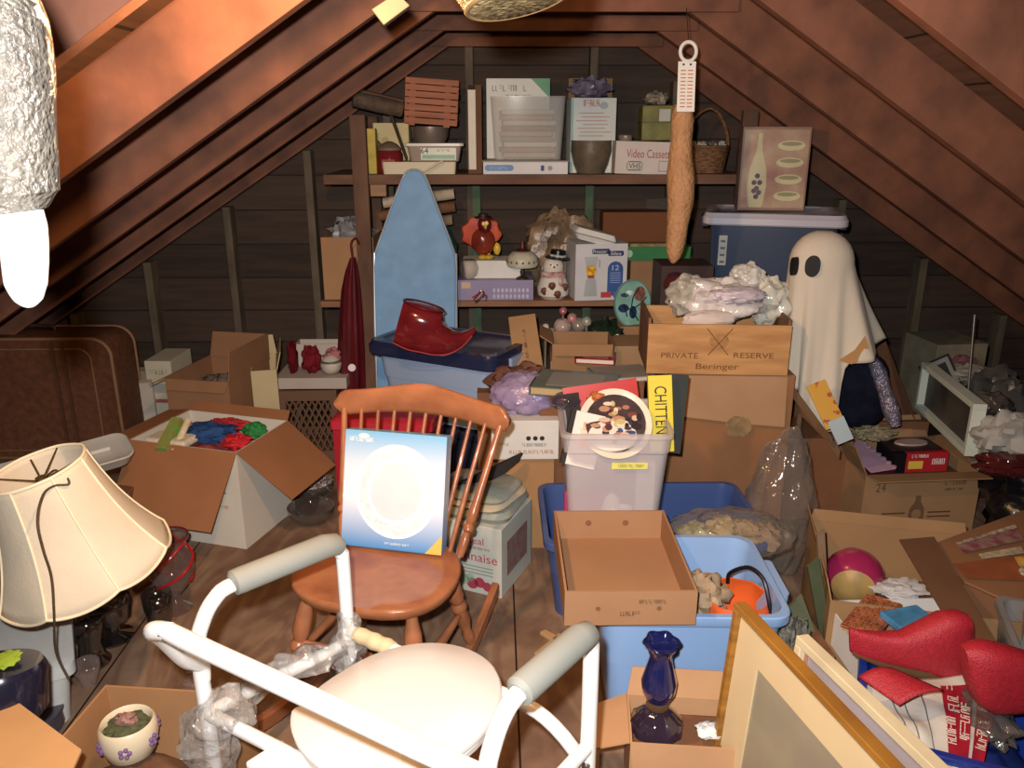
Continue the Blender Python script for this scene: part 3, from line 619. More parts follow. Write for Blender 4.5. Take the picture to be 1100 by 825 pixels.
solo('tissue_wad', 'wad of pale crumpled tissue on the olive green tin', 'tissue', M().blob((0,0,.03), (.06,.05,.032), .4, 3, 8, 24, flat=-.029, crease=.6), mat('8b8372', .5, .5, 25), loc=(c.x, c.y+.0, zt+h+.001), smooth=True)
solo('jar_lid_stack', 'small round tin beside the olive tin on the VHS carton', 'tin', M().lathe([(.03,0),(.032,.003),(.032,.022),(.028,.026)], 24), mat('8a7f70', .4, metal=.3), loc=(PX(672,4.02,zt), 4.02, zt), smooth=True)
# baskets
def basket(label, x1, x2, yt, Y, hy, mt, seed):
    c, r, w, h = sb(x1, x2, yt, Y, ST, .2)
    t = root('wicker_basket', label, 'basket', c, group='wicker baskets')
    b = M(); rows = 12
    lo = []
    for j in range(rows+1):
        tt = j/rows; lo.append([Vector((w/2*(.82+.18*tt)*math.cos(a)*(1+.02*math.cos(18*a+math.pi*j)), .1*(.82+.18*tt)*math.sin(a)*(1+.02*math.cos(18*a+math.pi*j)), h*tt)) for a in [2*math.pi*i/54 for i in range(54)]])
    mk('woven_side', M().loft(lo, True, False), mt, t, smooth=True, sol=.006, auto=80)
    mk('rim', M().tube([Vector((w/2*math.cos(a), .1*math.sin(a), h)) for a in [2*math.pi*i/30 for i in range(30)]], .008, 8, closed=True), mt, t, smooth=True)
    hh = ZT(c.x, Y, hy)-ST
    for o_ in (-.012, .012): mk('handle', M().tube([Vector((-w/2, o_, h)), Vector((-w*.4, o_, h+(hh-h)*.6)), Vector((-w*.1, o_, hh)), Vector((w*.18, o_, hh-.005)), Vector((w*.42, o_, h+(hh-h)*.5)), Vector((w/2, o_, h))], .005, 8, 5), mt, t, smooth=True)
    return c, w, h
WK = mat('7c5638', .7, .35, 40, (1,1,3), .6, 50, .3, second='4e3524')
c, w, h = basket('wide brown wicker basket with an arched handle near the upper shelf\'s far end', 738, 786, 158, 4.0, 118, WK, 1)
for i, (dx, hx, rr_) in enumerate(((-.07, '9a8a5c', .028), (-.02, 'b7b09c', .03), (.035, '6d6a5a', .03), (.075, 'a9b6bc', .022))):
    b_ = M().blob((0,0,.03), (rr_, rr_, .032), .3, 3, i+20, 20, crease=.3)
    solo('ornament_packet', '%s packet poking out of the wide wicker basket' % ('olive', 'pale', 'dark grey', 'light blue')[i], 'packet', b_, mat(hx, .4, .3, 30), loc=(c.x+dx, c.y, ST+h-.035), smooth=True, group='packets in the basket')
solo('tan_carton', 'small tan carton behind the hanging tan sleeve on the upper shelf', 'carton', M().box(-.045,.045,0,.12,0,ZT(.75,4.15,122)-ST), CARD2, loc=(PX(727,4.15,ST)+.0,4.15,ST), bev=.002)
# ================================================================ UNDER THE UPPER SHELF AND ON THE LOWER SHELF
# far-left carton with grey bag
c, r, w, h = sb(349, 404, 255, 3.98, SBZ, .3)
carton('cardboard_carton', 'open tan carton holding a grey plastic bag on the lower shelf\'s left end', 'carton', c, 0, w, .3, h, card('a97f57'))
solo('plastic_bag', 'bunched grey plastic bag rising out of the tan carton on the lower shelf', 'bag', M().blob((0,0,0), (w*.44,.12,.085), .5, 3, 5, 34, crease=.7), mat('8d8f94', .4, .25, 12, bump=.6, bscale=30, spec=.6), loc=(c.x, c.y, SBZ+h-.0), smooth=True)
# rolled goods and teal bag behind the ironing board
zz = .99
solo('teal_bag', 'dark teal cloth sack standing behind the blue ironing board', 'sack', M().blob((0,0,.18), (.2,.1,.2), .12, 3, 2, 28, flat=-.18), cloth('2e5a55', .35), loc=(PX(452,4.25,SBZ),4.25,SBZ), smooth=True)
for i, (x1, y1, x2, y2, hx, zy) in enumerate(((412, 218, 488, 208, 'b5a58e', 4.12), (408, 232, 489, 222, '74503a', 4.13), (420, 243, 486, 236, '8d7a62', 4.15))):
    A, B = V(x1, y1, zy), V(x2, y2, zy)
    solo('fabric_roll', '%s rolled fabric lying on the teal sack behind the ironing board' % ('cream', 'brown', 'buff')[i], 'fabric roll', M().tube([A, A.lerp(B,.5), B], [.026, .028, .026], 16, 3), cloth(hx), loc=A, world=True, smooth=True, group='rolls behind the ironing board')
# turkey ornament
c = Vector((PX(519, 4.08, SBZ), 4.08, SBZ+.02))
zb = ZT(c.x, 4.0, 279)
t = root('turkey_figure', 'translucent orange and maroon turkey decoration with yellow feet and beak', 'figurine', (c.x, 4.04, zb))
ORG = mat('cf4a17', .25, .25, 9, coat=.5, second='a82a12'); MAR = mat('6d1620', .25, .2, 9, coat=.5); YEL = mat('d8b12c', .3, .1, coat=.4)
lo = []
b = M(); fan = [(.0,.03)]
for i in range(25):
    a = R(-20+220*i/24); r_ = .095+.006*math.cos(a*9); fan.append((-.005+r_*math.cos(a)*1.02, .115+r_*math.sin(a)*.95))
mk('tail_fan', M().prism(fan, .02, .036), ORG, t, bev=.006)
mk('turkey_body', M().blob((.004,-.005,.085), (.058,.045,.07), .05, 2, 1, 26), mat('94381c', .25, .3, 8, second='6a1c1c', coat=.5), t, smooth=True)
mk('head', M().blob((.012,-.035,.17), (.034,.032,.042), .04, 2, 2, 22), MAR, t, smooth=True)
mk('hat', M().cyl((.005,-.04,.203), (.005,-.04,.208), .042).cyl((.005,-.04,.208), (.005,-.04,.222), .024), mat('3a1a1c', .5), t, smooth=True)
mk('eye', M().blob((.022,-.068,.18), (.01,.006,.011), 0, 1, 0, 12), mat('e8dc7a', .3), t, smooth=True); mk('eye', M().blob((.007,-.068,.178), (.009,.006,.01), 0, 1, 0, 12), mat('e8dc7a', .3), t, smooth=True)
mk('beak', M().cyl((.016,-.064,.163), (.018,-.085,.152), .009, .001), YEL, t, smooth=True)
mk('feet', M().blob((-.0,-.03,.012), (.024,.03,.012), .1, 3, 4, 16, flat=-.012).blob((.034,-.03,.012), (.022,.028,.012), .1, 3, 5, 16, flat=-.012).cyl((0,-.01,.01),(0,0,.05),.008).cyl((.032,-.01,.01),(.028,0,.05),.008), YEL, t, smooth=True)
mk('yellow_wing', M().blob((.072,-.02,.05), (.018,.014,.03), .1, 3, 9, 16), YEL, t, smooth=True)
# lavender box and what stands on it
t, w, h, d = box_at('lavender_box', 'long lavender gift box with printed rows of glasses on the lower shelf', 'box', 492, 573, 301, 3.94, SBZ, .26, mat('8f86ad', .4, .08, 6))
frect(t, 'gold_label_print', -w*.39, h*.75, w*.12, h*.3, mat('c0a888'), -.13)
for rI in range(2):
    for k in range(9): fdisc(t, 'goblet_print', w*(-.02+.055*k), h*(.2+.3*rI), w*.018, h*.11, mat('b9b4d0'), -.13, n=12)
zl = SBZ+h+.001
c = Vector((PX(530, 4.05, zl), 4.06, zl))
solo('white_tray', 'shallow white tray under the turkey decoration on the lavender box', 'tray', M().loft([rr(.28,.14,.02,0), rr(.3,.16,.02,zb-zl-.002)]), WHITE, loc=c+Vector((.0,.0,0)), smooth=True, auto=40)
c = Vector((PX(504, 4.0, zl), 3.985, zl+.0)); 
solo('glass_bowl', 'clear round glass bowl at the turkey\'s left on the lavender box', 'bowl', M().lathe([(.02,0),(.042,.02),(.05,.05),(.04,.085),(.03,.092)], 28), glass('a59a90', alpha=.4), loc=c, smooth=True)
# little oil lamp with frosted shade
c = Vector((PX(561, 3.98, zl), 3.97, zl))
t = root('table_lamp', 'tiny lamp with a frosted glass dome shade on the lavender box', 'lamp', c)
mk('base', M().lathe([(.032,0),(.03,.006),(.008,.016),(.012,.035),(.006,.05),(.012,.062)], 24), mat('3a2420', .5), t, smooth=True)
hs = ZT(c.x, 3.97, 256)-zl
mk('lamp_shade', M().lathe([(.072,.062),(.078,.075),(.072,.11),(.05,.132),(.034,.136)], 36, wob=lambda a, z: 1+.015*math.cos(16*a)), mat('a9a58e', .35, .15, 30, second='c4c2ae'), t, smooth=True)
for k in range(16): a = 2*math.pi*k/16; mk('bead_trim', M().blob((.076*math.cos(a), .076*math.sin(a), .088), (.006,.006,.007), 0, 1, 0, 8), mat('6b6650', .4), t, smooth=True)
mk('cap', M().lathe([(.034,.136),(.036,.142),(.012,.15),(.008,hs-.012),(.002,hs)], 20), mat('5a2420', .4), t, smooth=True)
# snowman
c = Vector((PX(594, 3.98, SBZ), 4.0, SBZ)); H = ZT(c.x, 4.0, 268)-SBZ; k = H/.26
t = root('snowman_jar', 'white ceramic snowman jar in a black top hat with a checked scarf', 'figurine', c)
SN = mat('ddd6cc', .25, .06, 8, coat=.5)
mk('snowman_body', M().lathe([(.06*k,0),(.082*k,.02*k),(.086*k,.06*k),(.07*k,.105*k),(.056*k,.125*k),(.05*k,.13*k)], 32), SN, t, smooth=True)
mk('snowman_head', M().lathe([(.045*k,.13*k),(.053*k,.15*k),(.056*k,.175*k),(.046*k,.205*k),(.03*k,.215*k)], 32), SN, t, smooth=True)
mk('scarf', M().lathe([(.052*k,.112*k),(.068*k,.118*k),(.068*k,.142*k),(.052*k,.15*k)], 32, wob=lambda a, z: 1+.04*math.cos(7*a)).blob((.035*k,-.066*k,.1*k), (.014*k,.01*k,.035*k), .1, 3, 2, 14), mat('7d2630', .6, 1, 34, second='d8cfc8'), t, smooth=True)
mk('hat', M().lathe([(.05*k,.212*k),(.066*k,.214*k),(.066*k,.222*k),(.044*k,.224*k),(.04*k,.258*k),(.034*k,.26*k)], 28, T=Matrix.Rotation(R(6), 3, 'Y')), mat('17151a', .3), t, smooth=True)
mk('hat_band', M().lathe([(.0445*k,.226*k),(.0435*k,.236*k)], 28, T=Matrix.Rotation(R(6), 3, 'Y')), mat('c9c2b8', .4, .9, 50, second='444'*2), t, smooth=True)
for dx in (-.016, .018): mk('eye', M().blob((dx*k,-.053*k,.186*k), (.004,.003,.004), 0, 1, 0, 10), INK, t, smooth=True)
mk('nose', M().cyl((0,-.053*k,.176*k),(.004,-.075*k,.172*k),.006,.001), mat('c06a2c'), t, smooth=True)
for a, zz in ((-2.2,.05),(-1.35,.035),(-.8,.07),(-1.7,.08)): mk('gingerbread_print', M().blob((.085*k*math.cos(a), .085*k*math.sin(a), zz*k), (.018,.008,.018), .3, 5, 2, 14), mat('6b3b26', .5), t, smooth=True)
mk('twig_arm', M().tube([(-.07*k,-.02,.17*k),(-.085*k,-.02,.2*k),(-.1*k,-.02,.205*k)], .003, 6).tube([(-.085*k,-.02,.2*k),(-.08*k,-.02,.22*k)], .0025, 6), mat('4a3326'), t)
# blender box and foam tray
c, r, w, h = sb(617, 673, 262, 3.93, SBZ, .22, 7)
t = shut('blender_box', 'white Proctor-Silex blender box with a blue arch beside the snowman jar', 'box', c, r, w, .22, h, paper('c9cbd0'))
frect(t, 'brand_badge', -w*.02, h*.87, w*.34, h*.09, mat('273a6e', .4), -.11, round_=.008); frect(t, 'brand_badge', w*.27, h*.83, w*.3, h*.09, mat('273a6e', .4), -.11, round_=.008)
ftext(t, 'Proctor', -w*.04, h*.87, w*.28, h*.06, WHITE, -.111, font_shear=.2); ftext(t, 'Silex', w*.27, h*.83, w*.22, h*.06, WHITE, -.111, font_shear=.2)
b = M(); b.loft([[Vector((w*.27+w*.15*math.cos(a), -.1103-q, h*.55+w*.15*math.sin(a))) for a in [math.pi*i/14 for i in range(15)]]+[Vector((w*.12,-.1103-q,h*.08)), Vector((w*.42,-.1103-q,h*.08))] for q in (0,.0008)]); mk('blue_arch_print', b, mat('3a5aa0', .4), t)
ftext(t, '12', w*.27, h*.58, w*.13, h*.09, mat('b9c8e8'), -.1112)
for i in range(6): frect(t, 'print_line', w*.27, h*(.49-.035*i), w*.2, .003, mat('8fa6d4'), -.1112)
b = M(); b.loft([[Vector((x_*w-w*.2, -.1103-q, z_*h)) for x_, z_ in ((-.13,.08),(.13,.08),(.1,.36),(.07,.4),(.13,.78),(-.13,.78),(-.07,.4),(-.1,.36))] for q in (0,.0008)]); mk('blender_print', b, mat('a9b1b6', .4), t)
fdisc(t, 'fruit_print', -w*.2, h*.53, w*.1, h*.1, mat('c9a41c', .4, .8, 60, second='a83a1c'), -.1112); frect(t, 'red_print', -w*.2, h*.43, w*.12, h*.05, mat('b8322c'), -.112); frect(t, 'jug_handle_print', -w*.04, h*.66, w*.03, h*.14, mat('98a0a8'), -.1108)
frect(t, 'red_label_print', w*.1, h*.1, w*.2, h*.1, mat('c03a3a'), -.1116); frect(t, 'blue_label_print', w*.35, h*.1, w*.22, h*.1, mat('4868b0'), -.1116)
A = V(613, 240, 3.95); mw = Matrix.Translation((PX(636,3.95,1.02), 4.0, SBZ+h+.006)) @ Matrix.Rotation(R(15), 4, 'Y') @ Matrix.Rotation(R(8), 4, 'Z')
t = root('foam_carton', 'white foam food carton tilted on top of the Proctor-Silex box', 'carton', mw=mw)
mk('tray_half', M().loft([rr(.17,.13,.02,.0), rr(.21,.16,.02,.026)]), WHITE, t, smooth=True, auto=40); mk('lid_half', M().loft([rr(.215,.165,.02,.03), rr(.19,.14,.02,.055), rr(.1,.1,.02,.057)]), WHITE, t, smooth=True, auto=40)
# tan plastic bag mound
solo('plastic_bag', 'big slumped tan translucent plastic bag behind the snowman jar', 'bag', M().blob((0,0,.18), (.2,.12,.22), .35, 2.2, 11, 40, flat=-.178, crease=.3), mat('8d7458', .35, .4, 8, (1,3,1), .6, 20, .6, second='5c4a38'), loc=(PX(600,4.24,SBZ),4.26,SBZ), smooth=True)
# right end of the lower shelf: tan carton, green tray, brown carton
t, w, h, d = box_at('cardboard_carton', 'tan carton at the lower shelf\'s right end, under the green tray', 'carton', 676, 748, 279, 4.0, SBZ, .2, card('96704e'))
zc = SBZ+h+.001
c, r, w, h = sb(673, 742, 265, 3.97, zc, .12)
t = root('green_tray', 'long green flower tray resting on the tan carton behind the hanging sleeve', 'tray', c)
mk('tray_body', M().loft([rr(w,.12,.01,0), rr(w+.004,.124,.01,h), rr(w-.01,.11,.01,h), rr(w-.01,.11,.01,.01)]), mat('2f7a44', .4), t); fdisc(t, 'cap_print', -w*.46, h*.5, .016, .018, mat('9fc4b0'), -.062)
mk('tray_filling', M().box(-w*.45,w*.3,-.04,.04,.01,h+.012), mat('8d7b52', .6, .4, 40), t, bev=.004)
solo('brown_carton', 'reddish brown carton behind the green flower tray', 'carton', M().box(-.2,.2,0,.15,0,ZT(.6,4.22,228)-zc), card('7a4c30'), loc=(PX(688,4.22,zc),4.22,zc), bev=.003)
solo('clear_cup_sleeve', 'stack of clear plastic cups lying on the reddish brown carton', 'cup', M().tube([(-.06,0,.03),(.12,0,.03)], [.026,.034], 18), glass('a3a09c', alpha=.4), loc=(PX(705,4.28,1.1),4.29,ZT(.6,4.22,228)+.005), smooth=True)
# art-glass plate, brown panel, wine-red gourd
P0 = V(679, 326, 3.72); t = root('stained_plate', 'round teal glass plate painted with dark branches below the blender box', 'plate', P0)
t.matrix_world = Matrix.Translation(P0) @ Matrix.Rotation(R(-8), 4, 'X') @ Matrix.Rotation(R(20), 4, 'Z')
rx, rz_ = .098, .112
fdisc(t, 'plate_rim', 0, 0, rx, rz_, mat('5f8a86', .15, .1, coat=.8), .0, t=.008, n=40); fdisc(t, 'plate_picture', 0, 0, rx*.93, rz_*.93, mat('7fb4b0', .1, .25, 14, coat=1, second='6fa48c'), -.008, n=40)
for (a, b_, c_, d_, hx) in ((-.05,-.02,.028,.02,'2a3f68'),(.0,-.04,.02,.03,'233a5c'),(.035,.045,.03,.035,'8a5a4c'),(-.02,.05,.02,.012,'c0d4d0'),(.045,-.02,.02,.03,'8fc0a0'),(-.045,.04,.022,.01,'35506a')): fdisc(t, 'painted_motif', a, b_, c_, d_, mat(hx, .15, .5, 60, coat=.8), -.0092, n=14)
b = M()
for p in (((-.06,-.01),(-.01,-.03),(.03,-.08)),((-.01,-.03),(.0,.03),(.03,.07)),((-.01,-.03),(.04,.0),(.07,.03)),((-.05,.0),(-.03,-.06))): b.tube([Vector((x_, -.0105, z_)) for x_, z_ in p], .003, 6, 4)
mk('branch_line', b, mat('1e2a3c', .2), t)
# ================================================================ LEFT HALF, ON THE FLOOR
# suitcase
SU = mat('6d4128', .75, .15, 30, bump=.2, bscale=90, second='5a3420')
xr_ = PX(131, 3.75, .3); hs = ZT(xr_, 3.75, 362)
t = root('suitcase', 'old brown soft-sided suitcase with piped edges standing under the left rafters', 'suitcase', (xr_-.4, 3.85, 0))
def sring(y, g): return [Vector((p.x, y, p.y+hs/2+.004)) for p in rr(.8-g, hs-g, .09-g*.3, 0, 6)]
mk('case_shell', M().loft([sring(-.13, .03), sring(-.135, .01), sring(-.1, 0), sring(.1, 0), sring(.13, .02)]), SU, t, smooth=True, auto=50)
for y, g in ((-.128, .012), (.128, .012)): mk('piping', M().tube(sring(y, g), .008, 8, closed=True), mat('8a6444', .6), t, smooth=True)
mk('front_panel_piping', M().tube([Vector((p.x-.03, -.133, p.y+hs/2)) for p in rr(.66, hs-.1, .06, 0, 6)], .004, 6, closed=True), mat('8a6444', .6), t, smooth=True)
for x_ in (.12, .17): mk('strap', M().box(x_, x_+.014, -.142, -.134, .02, hs-.02), mat('5a3723', .7), t)
mk('handle', M().tube([(-.08,0,hs),(-.07,0,hs+.03),(.07,0,hs+.03),(.08,0,hs)], .01, 8, 4), mat('3c2418', .5), t, smooth=True)
# two white cartons by the suitcase
t, w, h, d = box_at('grocery_carton', 'white carton printed with red fruit beside the brown suitcase', 'carton', 130, 171, 412, 3.95, 0, .3, paper('b9b3a8'), 4)
for dx, dz in ((-.2,.28),(.0,.25),(.15,.3),(.28,.24),(-.05,.34)): fdisc(t, 'cherry_print', w*dx, h*dz, .02, .02, mat('8e2a34', .5), -.15)
ftext(t, '~fruit', -.02, h*.75, w*.6, .035, mat('9a4048'), -.15)
mk('flap', M().slab([(-w/2,-.15,h),(w/2,-.15,h),(w*.42,-.05,h+.03),(-w*.45,-.05,h+.035)], .004), paper('a9a08c'), t); mk('flap', M().slab([(-w/2,.15,h),(-w/2,-.15,h),(-w*.3,-.1,h+.06),(-w*.3,.1,h+.05)], .004), paper('c4beb0'), t)
t, w, h, d = box_at('paper_bag', 'tall white printed paper carton between the white fruit carton and the open brown carton', 'carton', 166, 194, 388, 3.98, 0, .25, paper('c2bba4'), -3)
ftext(t, '~label', 0, h*.86, w*.7, .025, mat('6d8a6a'), -.125); frect(t, 'red_print', 0, h*.5, w*.7, .02, mat('a05050'), -.125); frect(t, 'grey_print', 0, h*.66, w*.5, .05, mat('9aa0a0'), -.125)
# brown open carton
c, r, w, h = sb(186, 257, 410, 3.42, 0, .42, -12)
carton('cardboard_carton', 'open brown grocery carton with raised flaps behind the white open carton', 'carton', c, r, w, .38, h, card('8e6546'), {'f': (160, .05), 'b': (12, .12), 'l': (115, .10), 'r': (4, .13)})
solo('newspaper_wad', 'torn white paper edge lying inside the open brown grocery carton', 'paper', M().blob((0,0,0), (.1,.12,.05), .4, 3, 5, 24, crease=.4), mat('6b6156', .7, .4, 15), loc=(c.x, c.y, h-.08), smooth=True)
# cream folder-like carton
c, r, w, h = sb(281, 306, 398, 3.55, 0, .3, 14)
carton('cream_carton', 'narrow cream carton with a curled flap beside the plastic milk crate', 'carton', c, r, w, .3, h, paper('b7a57c'), {'b': (10, .09), 'r': (15, .08)})
# milk crate
c, r, w, h = sb(306, 366, 420, 3.68, 0, .36, 2)
t = root('milk_crate', 'brown plastic lattice crate behind the rocking chair', 'crate', c, r)
CRT = plas('6b4c38', .6)
b = M(); b.box(-w/2,w/2,-.18,.18,0,.01); 
for (x0, x1, y0, y1) in ((-w/2,w/2,-.18,-.165),(-w/2,w/2,.165,.18),(-w/2,-w/2+.015,-.165,.165),(w/2-.015,w/2,-.165,.165)):
    b.box(x0,x1,y0,y1,h-.05,h).box(x0,x1,y0,y1,.01,.05)
for sx in (-1,1):
    for y in (-.18,.15): b.box(sx*w/2-(.03 if sx>0 else 0), sx*w/2+(0 if sx>0 else .03), y, y+.03, .05, h-.05)
mk('crate_frame', b, CRT, t)
b = M(); k = 9
for i in range(-4, k+1):
    for s_ in (1, -1):
        x0 = -w/2+w*i/k; x1 = x0+w*4/k*1
        if s_ < 0: x0, x1 = -x0, -x1
        z0, z1_ = .05, h-.05
        def clip(x0, z0, x1, z1):
            ts = [0, 1]
            if x1 != x0:
                for lim in (-w/2, w/2):
                    q = (lim-x0)/(x1-x0); ts.append(q)
            ts = sorted(ts); out = []
            for a, c_ in zip(ts, ts[1:]):
                mid = (a+c_)/2
                if 0 <= mid <= 1 and -w/2 <= x0+(x1-x0)*mid <= w/2: out.append((max(0,a), min(1,c_)))
            return out
        for a, c_ in clip(x0, z0, x1, z1_):
            b.cyl((x0+(x1-x0)*a, -.172, z0+(z1_-z0)*a), (x0+(x1-x0)*c_, -.172, z0+(z1_-z0)*c_), .005, n=6)
mk('lattice_side', b, CRT, t)
# goods in crate: white gift box with santa-ish red items
c2 = Vector((c.x+.02, c.y, h+.002))
solo('white_box', 'white box lid lying across the top of the plastic milk crate', 'box', M().box(-.17,.17,-.16,.14,0,.055), paper('b0a49a'), loc=c2, bev=.004)
mw = Matrix.Translation(c2+Vector((-.12,.13,.058)))
carton('display_box', 'open white box leaning upright behind the red ornaments on the milk crate', 'box', c2+Vector((.03,.09,.057)), 0, .28, .1, ZT(c.x,3.75,378)-h-.06, paper('b9b0a8'))
for i, (dx, dy, dz, rx_, rz2, hx, lb) in enumerate(((-.1,-.06,.09,.025,.085,'6d1620','tall dark red bundle at the open white box\'s corner on the crate'),(-.01,-.06,.08,.05,.07,'7a1a26','dark red crumpled cloth in the display on the milk crate'),(.1,-.06,.1,.05,.04,'b06a70','pink crumpled cloth above the white ball on the milk crate'))):
    solo('red_cloth', lb, 'cloth', M().blob((0,0,0), (rx_,.05,rz2), .3, 3, i, 24, crease=.3), cloth(hx), loc=c2+Vector((dx,dy,dz+.057-.02)), smooth=True)
t = root('round_ornament', 'white ball ornament with a green band on the milk crate', 'ornament', c2+Vector((.09,-.1,.057)))
mk('ball', M().blob((0,0,.048), (.05,.048,.048), .03, 2, 1, 28), mat('c3b5a8', .5), t, smooth=True); mk('band', M().lathe([(.05,.062),(.045,.072)], 28), mat('56604e', .5), t, smooth=True)
# dark red folded umbrella/bag hanging on the post
t = root('red_bag', 'tall dark red quilted garment bag hanging against the left shelf post', 'bag', (PX(372,3.8,.6),3.83,.0))
P1 = [(375,276),(367,300),(363,340),(361,400),(362,470),(390,470),(390,400),(389,340),(386,300),(382,276)]
b = M(); lo = []
for (l, rr_, y) in ((376,382,277),(371,385,292),(367,387,312),(365,389,340),(363,391,380),(361,392,430),(360,392,500)):
    A, B = V(l, y, 3.80), V(rr_, y, 3.80); n_ = 26
    lo.append([A.lerp(B, .5)+Vector(((B.x-A.x)/2*math.cos(a)*(1+.06*math.cos(6*a)), .035*math.sin(a)*(1+.25*math.cos(6*a)), 0)) for a in [2*math.pi*i/n_ for i in range(n_)]])
mk('bag_body', b.loft(lo), mat('5c121a', .35, .3, 8, (3,3,.6), coat=.3), t, world=True, smooth=True)
mk('hanger_loop', M().tube([V(379,278,3.8), V(377,262,3.82), V(382,256,3.84), V(386,262,3.86)], .005, 8, 4), mat('5c121a', .5), t, world=True, smooth=True)
mk('snap_button', M().cyl(V(378,395,3.765), V(378,395,3.75), .018), mat('8a2c34', .3), t, world=True, smooth=True)
# ---------------- white carton with brown flaps and clothes
Cc = F(265, 590, 0); ex_ = Vector((-.45, .14, 0)).normalized(); A = Cc+ex_*.47
c, r, w = eb(A, Cc, .36); hb = .40
t = carton('white_carton', 'big white moving carton with brown-lined flaps spread open full of clothes', 'carton', c, r, w, .36, hb, mat('c9c2b4', .8, .06, 5), {'f': (143, .30), 'r': (128, .27), 'b': (60, .05), 'l': (95, .10)}, fm=mat('99613a', .85, .08, 5))
ftext(t, '42', w*.32, hb*.60, .045, .03, INK, -.18); ftext(t, '~red line', w*.30, hb*.42, .07, .012, mat('a86a5a'), -.18)
M4 = wm(t)
def inbox(dx, dy, dz): return M4 @ Vector((dx, dy, dz))
solo('paper_filling', 'heap of mixed folded clothes filling the big white moving carton', 'clothes', M().blob((0,0,0), (w*.46,.165,.16), .12, 3, 3, 30, flat=-.19), cloth('8e3a34', .5), loc=inbox(0,0,.2), rz=r, smooth=True)
for nm, lb, dx, dy, dz, s3, hx, sd in (('blue_jeans','crumpled blue denim heaped on the clothes in the white moving carton',.01,-.03,.40,(.125,.07,.035),'28487e',4),
    ('green_cloth','bright green cloth bunched at the carton\'s inner corner beside red cloth',.17,.04,.40,(.05,.04,.035),'2a7a3c',6),
    ('red_cloth','bright red cloth under the green cloth in the white moving carton',.155,-.06,.39,(.055,.05,.03),'c8242c',7),
    ('red_cloth','long red cloth lying behind the blue denim in the white moving carton',.04,.07,.405,(.1,.035,.022),'b0262c',8)):
    solo(nm, lb, 'cloth', M().blob((0,0,0), s3, .35, 3, sd, 34, crease=.5), cloth(hx, .3), loc=inbox(dx,dy,dz), rz=r+.1, smooth=True)
solo('folded_shirt', 'folded off-white shirt in front of the blue denim in the moving carton', 'shirt', M().box(-.09,.09,-.05,.05,-.015,.015), cloth('cfc3a8', .08), loc=inbox(-.09,-.12,.395), rz=r, bev=.01)
for nm, lb, p, q, hx, wd in (('green_book', 'green and red printed gift box slanting out of the moving carton', (176,482), (192,452), '4f9a3c', .03), ('rolled_paper', 'cream cardboard tube poking out of the moving carton', (188,482), (202,452), 'd0bd98', .013)):
    A = V(p[0], p[1], 2.9); B = V(q[0], q[1], 3.02)
    solo(nm, lb, 'gift box' if wd > .02 else 'tube', M().tube([A+(A-B)*.1, B], wd, 4 if wd > .02 else 14), mat(hx, .4, .3, 20, second='a85a3a' if wd > .02 else None), loc=A, world=True)
# cluster of glass by the carton
def bowl(label, px, py, Y, rad, hh, m, group='glass bowls on the floor', zb=0):
    c = F(px, py, zb) if Y is None else V(px, py, Y); c.z = zb
    return solo('glass_bowl', label, 'bowl', M().lathe([(rad*.45,0),(rad*.7,hh*.2),(rad*.97,hh*.7),(rad,hh),(rad*.95,hh),(rad*.9,hh*.7),(rad*.6,hh*.25),(rad*.3,.012)], 36), m, loc=c, smooth=True, group=group)
GL = glass('8a7f78', alpha=.28)
bowl('dusty clear glass bowl on the floor between the moving carton and rocking chair', 335, 560, None, .095, .07, GL)
bowl('second dusty glass bowl on the floor, behind the first, holding tinsel', 335, 532, None, .10, .07, GL)
solo('tinsel', 'shiny silver and pink tinsel in the farther glass bowl beside the moving carton', 'tinsel', M().blob((0,0,.0), (.085,.08,.05), .5, 5, 3, 40, flat=-.02, crease=.8), mat('b9a296', .25, .5, 40, bump=1, bscale=120, spec=1, metal=.3), loc=F(337,532,0)+Vector((0,0,.06)), smooth=True)
# grey plastic lid tray at far left, white foam chest
t = root('tray_lid', 'long grey plastic tray lid leaning behind the cream lampshade', 'lid', (0,0,0))
A, B = V(-10, 508, 2.6), V(158, 462, 2.9); Cq = V(125, 500, 2.72)
mw, w, h = q3(A, B, A+Vector((0.02,-.15,-.05)))
t.matrix_world = mw
lo = [[Vector((p.x+w/2, yy, p.y+h/2)) for p in rr(w+g, h+g, .04, 0)] for yy, g in ((.03,-.03),(.0,-.01),(-.012,0),(-.016,-.01))]+[[Vector((p.x+w/2, -.006, p.y+h/2)) for p in rr(w-.05, h-.05, .03, 0)]]
mk('lid_shell', M().loft(lo), plas('a5a39c', .4), t, smooth=True, auto=40)
mk('grip', M().box(w-.16, w-.07, -.022, -.008, h*.45, h*.52), plas('c9c7c0'), t, bev=.003)
# wooden stand under it: hidden brown carton
solo('support_carton', 'brown carton under the grey tray lid, behind the cream lampshade', 'carton', M().box(-.25,.25,-.15,.15,0,.26), CARDD, loc=(A.x+.12, 2.70, 0), bev=.004)
# foam chest
P0, P1 = F(-60, 700, .16), F(58, 648, .16)
t = root('foam_chest', 'white foam cooler chest with a grooved lid at the frame\'s edge below the lampshade', 'cooler', (-1.47, 1.90, 0), R(28))
WF = mat('c9ccca', .7, .04, 30)
mk('chest_body', M().loft([rr(.50,.34,.03,0), rr(.54,.38,.03,.16)]), WF, t, smooth=True, auto=40); mk('lid', M().loft([rr(.57,.41,.03,.16), rr(.57,.41,.03,.195), rr(.54,.38,.03,.20)]), WF, t, smooth=True, auto=40)
mk('grip_slot', M().box(.268,.275,-.06,.06,.09,.105), mat('3c3a38', .8), t)
